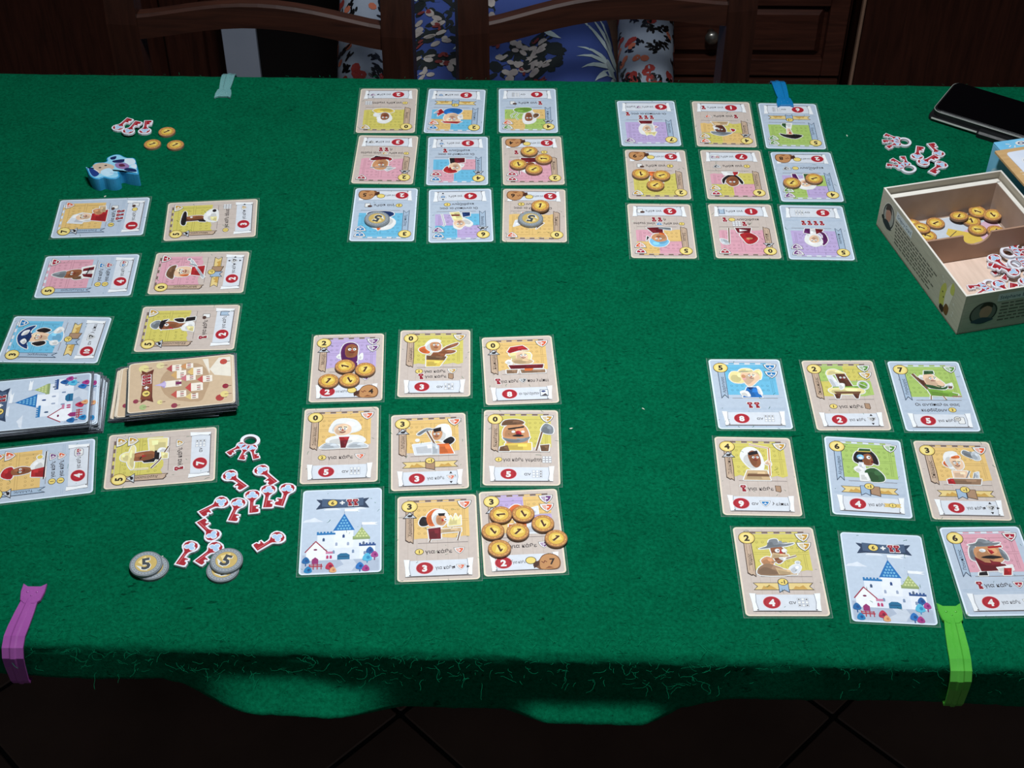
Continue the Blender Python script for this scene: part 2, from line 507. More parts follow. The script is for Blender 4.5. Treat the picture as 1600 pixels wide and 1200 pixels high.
tag(cloth, 'green felt tablecloth covering the whole table', 'tablecloth')

# loose wool fibres of the felt: short hairs on the top, long curls along the near fold
M_fibre = noise_mat('felt_fibre', (4, 88, 58), (18, 122, 84), 50, 1.0, spec=0.0)
rng = random.Random(5)
V = []; F = []
def fibre(p, length, wdt, curl, n, up=0.0):
    a = rng.uniform(0, 2 * math.pi); k = len(V); q = Vector(p); st = length / n
    pit = rng.uniform(-0.2, 0.2) + up
    for i in range(n + 1):
        d = Vector((math.cos(a) * math.cos(pit), math.sin(a) * math.cos(pit), math.sin(pit)))
        sd = Vector((-math.sin(a), math.cos(a), 0)) * wdt / 2
        V.append(q - sd); V.append(q + sd)
        if i: F.append((k + 2 * i - 2, k + 2 * i - 1, k + 2 * i + 1, k + 2 * i))
        q = q + d * st; a += rng.uniform(-curl, curl); pit += rng.uniform(-0.3, 0.3) - 0.12 * up
        if q.z < TZ + 0.0003 and q.y > near_y(q.x) + 0.004 and q.y < far_y(q.x): q.z = TZ + 0.0003
for _ in range(5200):
    x = rng.uniform(-0.62, 0.62); y = rng.uniform(near_y(x) + 0.01, far_y(x) - 0.004)
    fibre((x, y, TZ + 0.0003), rng.uniform(0.002, 0.006), 0.00022, 0.6, 4)
for _ in range(420):
    x = rng.uniform(-0.42, 0.42); t = rng.random()
    y = near_y(x) - 0.004 + 0.02 * t * t
    z = TZ + (0.0004 if y > near_y(x) + 0.004 else -0.006)
    fibre((x, y, z), rng.uniform(0.003, 0.012), 0.00016, 0.6, 9, 0.25)
for _ in range(200):
    x = rng.uniform(-0.30, 0.16) if rng.random() < 0.75 else rng.uniform(-0.4, 0.4)
    fibre((x, near_y(x) - 0.005 - rng.uniform(0, 0.002), TZ - rng.uniform(0.008, 0.03)), rng.uniform(0.004, 0.016), 0.00015, 0.55, 10, 0.15)
for _ in range(70):
    x = rng.uniform(-0.6, 0.6)
    fibre((x, far_y(x) + 0.002, TZ - 0.001), rng.uniform(0.0015, 0.004), 0.0002, 0.6, 4, 0.3)
fz = mesh_obj('felt_fuzz', V, F, M_fibre); tag(fz, 'loose curly green wool fibres standing off the felt', 'fibres', kind='stuff')
M_lint = noise_mat('pale_lint', (190, 200, 180), (210, 214, 200), 80, 1.0)
lint = [(0.3545, 1.3567), (-0.4325, 1.2285), (-0.086, 0.904), (0.39, 1.16), (0.05, 0.905), (-0.41, 1.236), (0.118, 1.2), (-0.268, 0.76), (0.34, 0.66 + 0.05), (0.112, 0.93)]
for i, (x, y) in enumerate(lint):
    pts = [(0.0016 * math.cos(a) * rng.uniform(0.5, 1.2), 0.0007 * math.sin(a) * rng.uniform(0.5, 1.2)) for a in [k * math.pi / 4 for k in range(8)]]
    V, F = prism(pts, 0, 0.0007, 0.0002)
    o = mesh_obj('lint_fleck', V, F, M_lint, loc=(x, y, TZ + 0.0001)); o.rotation_euler = (0, 0, rng.uniform(0, 3))
    tag(o, 'tiny pale fleck of lint lying on the green felt', 'lint', 'pale lint flecks on the felt')

# ------------------------------------------------------------------ chairs
def bar_between(p0, p1, w0, d0):
    """straight square bar"""
    return tube([p0, p1], [w0 * 0.7071, w0 * 0.7071], 4)
def rail(x0, x1, y, z, h, t, arch, n=14, bow=0.0):
    V = []; F = []
    for i in range(n + 1):
        s = i / n; x = lerp(x0, x1, s); a = arch * math.sin(math.pi * s) ** 1.3; yb = y + bow * math.sin(math.pi * s)
        for dy, dz in ((-t / 2, 0), (t / 2, 0), (t / 2, h - 0.003), (t / 2 - 0.003, h), (-t / 2 + 0.003, h), (-t / 2, h - 0.003)): V.append((x, yb + dy, z + a + dz))
    for i in range(n):
        for k in range(6): F.append((i * 6 + k, i * 6 + (k + 1) % 6, (i + 1) * 6 + (k + 1) % 6, (i + 1) * 6 + k))
    F.append((5, 4, 3, 2, 1, 0)); F.append(tuple(n * 6 + k for k in range(6)))
    return V, F
M_seat = noise_mat('brown_seat_pad', (70, 48, 36), (86, 60, 46), 40, 0.8, bump=0.2)
def make_chair(x, y, yaw, label, w_=0.33, facing=-1):
    root = empty('dining_chair', (x, y, 0), yaw); tag(root, label, 'chair', 'dark ladder-back dining chairs')
    for sx in (-1, 1):
        V = []; F = []; prof = [(0, 0.035, -0.02), (0.25, 0.037, -0.006), (0.45, 0.038, 0), (0.75, 0.037, 0), (1.02, 0.032, 0.03)]
        for z, s, dy in prof:
            for a, b_ in ((-1, -1), (1, -1), (1, 1), (-1, 1)): V.append((sx * w_ / 2 + a * s / 2, dy + b_ * 0.013, z))
        for i in range(len(prof) - 1):
            for k in range(4): F.append((i * 4 + k, i * 4 + (k + 1) % 4, (i + 1) * 4 + (k + 1) % 4, (i + 1) * 4 + k))
        F.append((3, 2, 1, 0)); F.append(tuple(len(prof) * 4 - 4 + k for k in range(4)))
        mesh_obj('back_post', V, F, M_chair, root)
        box_obj('front_leg', (sx * (w_ / 2 + 0.01), facing * 0.37, 0.215), (0.036, 0.036, 0.43), M_chair, root, 0.003)
        box_obj('side_rail', (sx * (w_ / 2 + 0.005), facing * 0.185, 0.405), (0.022, 0.33, 0.05), M_chair, root, 0.002)
        box_obj('side_stretcher', (sx * (w_ / 2 + 0.005), facing * 0.185, 0.16), (0.018, 0.33, 0.022), M_chair, root, 0.002)
    xa, xb = -w_ / 2 + 0.012, w_ / 2 - 0.012
    for z, h, ar in ((0.585, 0.03, 0.016), (0.729, 0.031, 0.020), (0.86, 0.031, 0.022), (0.965, 0.055, 0.028)):
        V, F = rail(xa, xb, 0.0 if z < 0.8 else 0.018, z, h, 0.018, ar, bow=0.004)
        mesh_obj('back_slat', V, F, M_chair_h, root)
    box_obj('front_rail', (0, facing * 0.37, 0.405), (w_ - 0.02, 0.022, 0.05), M_chair_h, root, 0.002)
    box_obj('rear_rail', (0, 0, 0.405), (w_ - 0.03, 0.02, 0.05), M_chair_h, root, 0.002)
    V, F = prism([(a, b_ + facing * 0.2) for a, b_ in rounded_rect(w_ + 0.06, 0.40, 0.03)], 0.431, 0.462, 0.012)
    mesh_obj('seat', V, F, M_seat, root)
    return root
make_chair(-0.302, 1.602, R(-4.5), 'dark ladder-back chair tucked in at the far left of the table')
make_chair(0.112, 1.628, R(10.5), 'dark ladder-back chair tucked in before the person in the blue dress')
make_chair(-0.012, 2.30, 0, 'low dark chair in the second row that the person sits on', 0.36).scale = (1, 1, 0.88)

# ------------------------------------------------------------------ person on the second chair
def skin_body(name, verts, edges, rads, mat, parent, sub=2, root=0):
    me = bpy.data.meshes.new(name); me.from_pydata(verts, edges, []); me.update()
    o = bpy.data.objects.new(name, me); COL.objects.link(o)
    sk = o.modifiers.new('skin', 'SKIN'); sk.use_smooth_shade = True
    for i, r_ in enumerate(rads):
        d = me.skin_vertices[0].data[i]; d.radius = r_ if hasattr(r_, '__len__') else (r_, r_); d.use_root = (i == root)
    ss = o.modifiers.new('sub', 'SUBSURF'); ss.levels = sub; ss.render_levels = sub
    dep = bpy.context.evaluated_depsgraph_get()
    ev = o.evaluated_get(dep); nm = bpy.data.meshes.new_from_object(ev)
    bpy.data.objects.remove(o)
    nm.name = name
    for p in nm.polygons: p.use_smooth = True
    nm.materials.clear(); nm.materials.append(mat)
    oo = bpy.data.objects.new(name, nm); COL.objects.link(oo); oo.parent = parent
    return oo

M_skin = noise_mat('skin', (196, 150, 124), (206, 160, 132), 30, 0.6)
M_hair = noise_mat('dark_hair', (40, 28, 22), (58, 40, 30), 60, 0.5, (1, 1, 0.1))
PX, PY = -0.012, 2.10
person = empty('person', (PX, PY, -0.055))
tag(person, 'seated person in a navy leaf-print dress with pale floral sleeves behind the chairs', 'person')
bv = [(0, 0, 0.53), (0, 0.01, 0.68), (0, 0.03, 0.86), (0, 0.03, 1.02), (0, 0.022, 1.075), (0, 0.005, 1.13), (0, -0.012, 1.20), (0, -0.002, 1.285),
      (-0.09, -0.02, 0.52), (-0.10, -0.40, 0.515), (-0.10, -0.38, 0.28), (-0.10, -0.36, 0.09), (-0.10, -0.46, 0.04),
      (0.09, -0.02, 0.52), (0.10, -0.40, 0.515), (0.10, -0.38, 0.28), (0.10, -0.36, 0.09), (0.10, -0.46, 0.04),
      (-0.16, 0.03, 1.03), (-0.205, 0.0, 0.82), (-0.205, -0.03, 0.655), (-0.203, -0.15, 0.60), (-0.195, -0.31, 0.58),
      (0.16, 0.03, 1.03), (0.205, 0.0, 0.82), (0.205, -0.03, 0.655), (0.203, -0.15, 0.60), (0.195, -0.31, 0.58)]
be = [(0, 1), (1, 2), (2, 3), (3, 4), (4, 5), (5, 6), (6, 7), (0, 8), (8, 9), (9, 10), (10, 11), (11, 12), (0, 13), (13, 14), (14, 15), (15, 16), (16, 17),
      (3, 18), (18, 19), (19, 20), (20, 21), (21, 22), (3, 23), (23, 24), (24, 25), (25, 26), (26, 27)]
br = [(0.14, 0.11), (0.13, 0.10), (0.14, 0.10), (0.11, 0.08), 0.05, (0.054, 0.058), (0.078, 0.098), (0.066, 0.082), 0.085, 0.06, 0.05, 0.036, 0.03, 0.085, 0.06, 0.05, 0.036, 0.03,
      0.05, 0.04, 0.036, 0.032, 0.026, 0.05, 0.04, 0.036, 0.032, 0.026]
body = skin_body('body', bv, be, br, M_skin, person)
# hands: palm and five fingers resting on the lap
for sx in (-1, 1):
    hv = [(sx * 0.193, -0.31, 0.578), (sx * 0.182, -0.365, 0.576)]; he = [(0, 1)]; hr = [(0.026, 0.018), (0.034, 0.014)]
    for i, (off, ln) in enumerate(((-0.027, 0.062), (-0.009, 0.072), (0.009, 0.068), (0.026, 0.052))):
        b0 = len(hv); bx, by = sx * (0.180 + off), -0.378
        hv += [(bx, by, 0.576), (bx - sx * 0.004, by - ln * 0.5, 0.575), (bx - sx * 0.006, by - ln, 0.566)]
        he += [(1, b0), (b0, b0 + 1), (b0 + 1, b0 + 2)]; hr += [0.0085, 0.008, 0.0065]
    b0 = len(hv); hv += [(sx * 0.150, -0.345, 0.575), (sx * 0.132, -0.372, 0.572)]; he += [(0, b0), (b0, b0 + 1)]; hr += [0.010, 0.008]
    skin_body('hand', hv, he, hr, M_skin, person, 1)
# head details
def uv_ball(c, s, n=12):
    bm = bmesh.new(); bmesh.ops.create_uvsphere(bm, u_segments=n, v_segments=n, radius=1.0)
    bmesh.ops.scale(bm, vec=s, verts=bm.verts); bmesh.ops.translate(bm, vec=c, verts=bm.verts); return bm
M_eye = new_mat('eye_white', (226, 222, 216), 0.4); M_lip = noise_mat('lips', (160, 84, 78), (170, 90, 84), 40, 0.5); M_iris = new_mat('dark_iris', (40, 28, 22), 0.3)
bpy.context.view_layer.update()
hb = BVHTree.FromObject(body, bpy.context.evaluated_depsgraph_get())
def front(x, z):
    h_ = hb.ray_cast(Vector((x, -0.6, z)), Vector((0, 1, 0)))
    return h_[0].y if h_[0] is not None else -0.08
HZ = 1.215
for sx in (-1, 1):
    ex, ez = sx * 0.028, HZ + 0.005; fy = front(ex, ez)
    ey = bm_obj('eye', uv_ball((ex, fy + 0.004, ez), (0.012, 0.008, 0.007), 10), M_eye, person, True)
    bm_obj('iris', uv_ball((ex, fy - 0.0028, ez), (0.005, 0.002, 0.005), 8), M_iris, ey, True)
    V, F = tube([(ex - 0.014, front(ex - 0.014, ez + 0.016) - 0.001, ez + 0.014), (ex, fy - 0.002, ez + 0.019), (ex + 0.014, front(ex + 0.014, ez + 0.016) - 0.001, ez + 0.014)], 0.0022, 6); mesh_obj('eyebrow', V, F, M_hair, person)
    bm_obj('ear', uv_ball((sx * 0.070, 0.0, HZ), (0.009, 0.018, 0.028), 10), M_skin, person, True)
fy = front(0, HZ - 0.02)
bm_obj('nose', uv_ball((0, fy - 0.001, HZ - 0.02), (0.010, 0.014, 0.020), 10), M_skin, person, True)
bm_obj('mouth', uv_ball((0, front(0, HZ - 0.052) + 0.001, HZ - 0.052), (0.022, 0.005, 0.006), 10), M_lip, person, True)
hbm = uv_ball((0, 0.026, HZ + 0.035), (0.086, 0.098, 0.088), 18)
for v_ in hbm.verts:      # falls behind the ears to the nape
    if v_.co.y > 0.03 and v_.co.z < HZ + 0.03: v_.co.z -= 0.055 * min(1, (v_.co.y - 0.03) / 0.04)
bm_obj('hair', hbm, M_hair, person, True)

# dress: torso and lap under one smooth cloth
M_dress = noise_mat('navy_dress_cloth', (50, 70, 134), (58, 80, 148), 8, 0.85, bump=0.05)
dv = [(0, -0.02, 0.55), (0, 0.0, 0.70), (0, 0.02, 0.86), (0, 0.03, 1.03), (-0.082, -0.10, 0.545), (-0.085, -0.28, 0.535), (-0.088, -0.42, 0.52), (0.082, -0.10, 0.545), (0.085, -0.28, 0.535), (0.088, -0.42, 0.52), (0, -0.14, 0.54), (0, -0.3, 0.53), (0, -0.42, 0.51), (-0.125, 0.03, 1.025), (0.125, 0.03, 1.025), (0, 0.03, 1.05)]
de = [(0, 1), (1, 2), (2, 3), (0, 4), (4, 5), (5, 6), (0, 7), (7, 8), (8, 9), (0, 10), (10, 11), (11, 12), (3, 13), (3, 14), (3, 15)]
dr = [(0.17, 0.13), (0.155, 0.125), (0.165, 0.12), (0.14, 0.09), 0.098, 0.088, 0.078, 0.098, 0.088, 0.078, 0.085, 0.075, 0.06, 0.062, 0.062, 0.075]
dress = skin_body('dress', dv, de, dr, M_dress, person, 2)
# sleeves
M_sleeve = noise_mat('pale_floral_cotton', (132, 142, 158), (150, 159, 172), 20, 0.85)
for sx in (-1, 1):
    sv = [(sx * 0.115, 0.03, 1.045), (sx * 0.20, 0.0, 0.83), (sx * 0.205, -0.03, 0.66), (sx * 0.203, -0.15, 0.602), (sx * 0.195, -0.305, 0.582)]
    slv = skin_body('sleeve', sv, [(0, 1), (1, 2), (2, 3), (3, 4)], [0.064, 0.056, 0.046, 0.044, 0.042], M_sleeve, person, 2)
    # printed sprigs and blossoms set on the cloth
    dep = bpy.context.evaluated_depsgraph_get()
    bvh = BVHTree.FromObject(slv, dep)
    rg = random.Random(3 if sx > 0 else 8)
    Pv = {c: ([], []) for c in ('sprig', 'blossom', 'bloom_red')}
    M_pr = {'sprig': M_black, 'blossom': new_mat('orange_blossom', (176, 96, 70), 0.8), 'bloom_red': new_mat('deep_red_bloom', (140, 40, 34), 0.8)}
    for i in range(340):
        t = rg.random(); k = rg.choice((0, 0, 1, 1, 2, 3, 3, 3)); p = Vector(sv[k]).lerp(Vector(sv[min(k + 1, 4)]), t)
        a = rg.uniform(0, 2 * math.pi); d = Vector((math.cos(a), -0.5 + 0.5 * math.sin(a), math.sin(a))).normalized()
        hit = bvh.ray_cast(p + d * 0.2, -d)
        if hit[0] is None: continue
        nrm = hit[1].normalized(); t1 = nrm.cross(Vector((0.3, 0.2, 1))).normalized(); t2 = nrm.cross(t1)
        ck = 'sprig' if i % 3 else ('blossom' if i % 2 else 'bloom_red')
        Vv, Ff = Pv[ck]; ang = rg.uniform(0, 6.28)
        pet = [(0, 0, 0.0075, 0.0028), (0.006, 0.004, 0.005, 0.002), (0.006, -0.004, 0.005, 0.002)] if ck == 'sprig' else [(0, 0, 0.0068, 0.006)] + ([(0.006, 0.006, 0.008, 0.006)] if ck == 'bloom_red' else [])
        for ox, oy, rx, ry in pet:
            b0 = len(Vv)
            for q in range(8):
                u = ox + rx * math.cos(q * math.pi / 4); v = oy + ry * math.sin(q * math.pi / 4)
                uu = u * math.cos(ang) - v * math.sin(ang); vv = u * math.sin(ang) + v * math.cos(ang)
                w0 = hit[0] + t1 * uu + t2 * vv
                h2 = bvh.find_nearest(w0); Vv.append(tuple(h2[0] + h2[1] * 0.0008))
            Ff.append(tuple(range(b0, b0 + 8)))
    for ck, (Vv, Ff) in Pv.items():
        if Vv: mesh_obj('printed_' + ck, Vv, Ff, M_pr[ck], slv)['kind'] = 'stuff'
# leaves and flowers printed on the dress
dep = bpy.context.evaluated_depsgraph_get(); bvh = BVHTree.FromObject(dress, dep)
M_leaf = noise_mat('printed_white_leaf', (176, 196, 196), (196, 210, 208), 60, 0.85); M_dk = noise_mat('printed_dark_leaf', (14, 20, 24), (24, 34, 34), 40, 0.85)
M_fl = noise_mat('printed_flower', (150, 140, 138), (184, 176, 168), 60, 0.85); M_rd = noise_mat('printed_red_petal', (110, 40, 40), (130, 52, 48), 60, 0.85)
def decal(shapes, mat, name, lift):
    Vv = []; Ff = []
    for pts in shapes:
        b0 = len(Vv); ok = True; tmp = []
        for x, y in pts:
            hit = bvh.ray_cast(Vector((x, y - 0.1, 0.9)), Vector((0, 0.1, -0.33)).normalized())
            if hit[0] is None: ok = False; break
            tmp.append(tuple(hit[0] + hit[1] * lift))
        if ok: Vv += tmp; Ff.append(tuple(range(b0, b0 + len(tmp))))
    if Vv: mesh_obj(name, Vv, Ff, mat, dress)['kind'] = 'stuff'
def blade(x, y, a, ln, wd, n=6):
    up_ = []; dn = []
    for i in range(n + 1):
        t = i / n; s = wd * math.sin(math.pi * t ** 0.8); bx = x + ln * t * math.cos(a + 0.3 * t); by = y + ln * t * math.sin(a + 0.3 * t)
        nx, ny = -math.sin(a), math.cos(a); up_.append((bx + nx * s, by + ny * s)); dn.append((bx - nx * s, by - ny * s))
    return [up_[i:i + 2] + dn[i:i + 2][::-1] for i in range(n)]
sh = []
for cx, cy, angs, ln in ((0.163, -0.225, (72, 92, 100, 112, 150, 168, 190, 215, 240, 262, 285), 0.105), (0.055, -0.165, (-68,), 0.06), (0.02, -0.06, (100, 120, 140, 160, 185), 0.07), (0.10, -0.125, (60, 85, 110), 0.03), (-0.13, -0.10, (40, 70, 100), 0.05), (-0.05, -0.20, (200, 230, 260), 0.05)):
    for i, a in enumerate(angs): sh += blade(cx, cy, R(a), ln * (1.0 if 60 < a < 130 else 0.62), 0.0046)
decal(sh, M_leaf, 'printed_leaf', 0.0012)
rg = random.Random(4)
CL = ((0.01, -0.185), (0.05, -0.2), (0.03, -0.26), (0.036, -0.23), (-0.118, -0.13), (-0.093, -0.17), (-0.08, -0.255), (-0.10, -0.22), (-0.13, -0.19), (-0.02, -0.12), (0.0, -0.24), (-0.07, -0.10), (-0.12, -0.27))
for mat, nm, n, rr, lift in ((M_dk, 'printed_foliage', 34, 0.020, 0.0008), (M_fl, 'printed_flower', 30, 0.012, 0.0016), (M_rd, 'printed_petal', 9, 0.008, 0.0022)):
    sh = []
    for q_ in range(n):
        c0 = CL[q_ % len(CL)]; cx = c0[0] + rg.gauss(0, 0.014); cy = c0[1] + rg.gauss(0, 0.014)
        for pt in range(3):
            a = rg.uniform(0, 6.28); ox, oy = cx + rr * 0.7 * math.cos(a), cy + rr * 0.7 * math.sin(a)
            e1, e2 = rr * rg.uniform(0.4, 0.8), rr * rg.uniform(0.25, 0.5); c_, s_ = math.cos(a), math.sin(a)
            sh.append([(ox + e1 * math.cos(q * 0.785) * c_ - e2 * math.sin(q * 0.785) * s_, oy + e1 * math.cos(q * 0.785) * s_ + e2 * math.sin(q * 0.785) * c_) for q in range(8)])
    decal(sh, mat, nm, lift)
# the same print up the bodice, cast from the front
def bodice(shapes, mat, name, lift):
    Vv = []; Ff = []
    for pts in shapes:
        tmp = []
        for x, z in pts:
            hit = bvh.ray_cast(Vector((x, -0.8, z)), Vector((0, 1, 0)))
            if hit[0] is None: tmp = None; break
            tmp.append(tuple(hit[0] + hit[1] * lift))
        if tmp: Ff.append(tuple(range(len(Vv), len(Vv) + len(tmp)))); Vv += tmp
    if Vv: mesh_obj(name, Vv, Ff, mat, dress)['kind'] = 'stuff'
sh = []
for cx, cz, a0 in ((0.08, 0.80, 60), (-0.07, 0.92, 100), (0.07, 0.98, 20), (-0.05, 0.74, 150)):
    for i in range(6): sh += blade(cx, cz, R(a0 + i * 28), 0.055, 0.0042)
bodice(sh, M_leaf, 'printed_leaf', 0.0014)
for mat, nm, n, rr, lift in ((M_dk, 'printed_foliage', 18, 0.018, 0.0008), (M_fl, 'printed_flower', 18, 0.012, 0.0018), (M_rd, 'printed_petal', 6, 0.008, 0.0024)):
    sh = []
    for q_ in range(n):
        cx, cz = rg.choice(((-0.08, 0.80), (0.03, 0.90), (-0.02, 1.0), (0.09, 0.72), (-0.10, 1.0))); cx += rg.gauss(0, 0.02); cz += rg.gauss(0, 0.02)
        for pt in range(3):
            a = rg.uniform(0, 6.28); ox, oy = cx + rr * 0.7 * math.cos(a), cz + rr * 0.7 * math.sin(a)
            sh.append([(ox + rr * 0.6 * math.cos(q * 0.785), oy + rr * 0.4 * math.sin(q * 0.785)) for q in range(8)])
    bodice(sh, mat, nm, lift)
# ------------------------------------------------------------------ playing cards
C_ = dict(K=(34, 27, 30), W=(238, 238, 235), s1=(240, 203, 170), s2=(206, 148, 104), s3=(150, 92, 60), s4=(96, 56, 42), R=(176, 40, 44), D=(112, 26, 36),
          O=(222, 112, 56), Y=(228, 198, 92), B=(36, 112, 190), L=(128, 194, 230), G=(122, 166, 66), F=(52, 92, 54), V=(94, 34, 92), g=(128, 134, 140),
          l=(194, 200, 206), b=(118, 84, 60), t=(206, 176, 134), n=(28, 56, 110), P=(232, 170, 170), y=(240, 226, 160), w=(222, 226, 232), m=(150, 118, 92))
PANEL = dict(y=(214, 202, 104), o=(232, 194, 122), b=(112, 190, 224), g=(172, 200, 108), p=(224, 166, 180), v=(192, 172, 216))
SHC = dict(y=(196, 150, 60), o=(222, 96, 56), b=(40, 124, 186), g=(92, 144, 62), r=(170, 36, 56), v=(110, 56, 120), k=(60, 60, 66))
GOLD = (238, 212, 118); DARK = (52, 38, 32); SEAL = (182, 40, 52); INKT = (66, 58, 60)
PAPER = (220, 225, 232)
KTH = 'για κάθε'

def key_icon(k, x, y, h, c=(150, 32, 44)):
    s = h / 10.0
    pts = [(-2.6, 5), (2.6, 5), (3.4, 2.4), (1.4, 0.4), (1.4, -1.2), (3, -1.4), (2.4, -2.8), (3.2, -3.4), (3, -5), (-1.4, -5), (-1.4, 0.4), (-3.4, 2.4)]
    k.poly([(x + a * s * 1.25, y + b * s * 1.16) for a, b in pts], C_['W'])
    k.poly([(x + a * s, y + b * s) for a, b in pts], c)
    k.ell(x, y + 2.6 * s, 1.3 * s, 1.2 * s, (206, 120, 130), n=8)

def shield(k, x, y, h, c):
    s = h / 8.0
    def sh(f): return [(x + a * s * f, y + b * s * f) for a, b in ((-5, 3.6), (0, 3.9), (5, 3.6), (4.3, 0.8), (2.6, -1.9), (0, -4), (-2.6, -1.9), (-4.3, 0.8))]
    k.poly(sh(1.13), (70, 62, 62)); k.poly(sh(1.04), C_['W'])
    col = SHC[c]
    if c in 'br':
        k.poly(sh(0.76), col)
        k.stroke([(x - 1.9 * s, y - 0.4 * s), (x + 1.9 * s, y - 0.4 * s)], 0.9 * s, C_['W']); k.stroke([(x, y + 1.9 * s), (x, y - 0.6 * s)], 0.8 * s, C_['W'])
    else:
        k.poly([(x + a * s * 0.82, y + b * s * 0.82) for a, b in ((0, 3.8), (5, 3.55), (4.3, 0.8), (2.6, -1.9), (0, -4))], col)
        k.poly([(x + a * s * 0.7, y + b * s * 0.7) for a, b in ((-5.4, 3.9), (-0.5, 4.2), (-0.5, -4.0), (-2.8, -2.0), (-4.6, 0.9))], tuple(int(v * 0.4 + 138) for v in col))
        k.ell(x + 0.6 * s, y + 0.6 * s, 1.2 * s, 0.7 * s, C_['W'], n=10)

def coin_icon(k, x, y, r, t=None):
    k.ell(x, y, r * 1.12, r, DARK, n=18); k.ell(x, y, r * 0.98, r * 0.86, GOLD, n=18)
    if t: k.text(t, x, y, r * 1.35, DARK, 0.03)

def grid_icon(k, x, y, sz, marks=()):
    s = sz / 3
    for i in range(3):
        for j in range(3):
            k.rect(x - sz / 2 + i * s + 0.15, y - sz / 2 + j * s + 0.15, x - sz / 2 + (i + 1) * s - 0.15, y - sz / 2 + (j + 1) * s - 0.15, (150, 158, 176), up=(i + j == 0))
    k.up()
    for i in range(3):
        for j in range(3):
            k.rect(x - sz / 2 + i * s + 0.4, y - sz / 2 + j * s + 0.4, x - sz / 2 + (i + 1) * s - 0.4, y - sz / 2 + (j + 1) * s - 0.4, C_['W'], up=False)
    k.up()
    for i, j in marks:
        k.ell(x + (i - 1) * s, y + (j - 1) * s, s * 0.26, s * 0.2, (60, 60, 80), n=8, up=False)

def plank_icon(k, x, y, h):
    s = h / 8
    pts = [(-2.3, 4), (2.3, 3.6), (2.5, -2.4), (1.4, -4.2), (-2.3, -2.8)]
    k.poly([(x + a * s * 1.15, y + b * s * 1.08) for a, b in pts], (84, 60, 48)); k.poly([(x + a * s * 0.92, y + b * s * 0.95) for a, b in pts], (176, 142, 114))

def ribbon_icon(k, x, y, h):
    s = h / 8
    pts = [(-2.6, 4), (2.6, 4), (2.6, -4), (0, -2.2), (-2.6, -4)]
    k.poly([(x + a * s * 1.15, y + b * s * 1.08) for a, b in pts], (66, 76, 96)); k.poly([(x + a * s * 0.9, y + b * s * 0.93) for a, b in pts], (174, 196, 216))

def tri_icon(k, x, y, r, rot, c=(40, 34, 40)):
    k.poly([(x + r * math.cos(R(rot + a)), y + r * math.sin(R(rot + a))) for a in (0, 125, 235)], c)

def token_w(t):
    if isinstance(t, str):
        return {'K': 5, 'PL': 5.5, 'RB': 6, 'CD': 8, 'KC': 10, 'BD': 13, 'EY': 9}.get(t, None)
    return {'C': 7, 'S': 9, 'G': 8.5, 'D': 12, 'X': 8, 'PILL': 14}[t[0]]

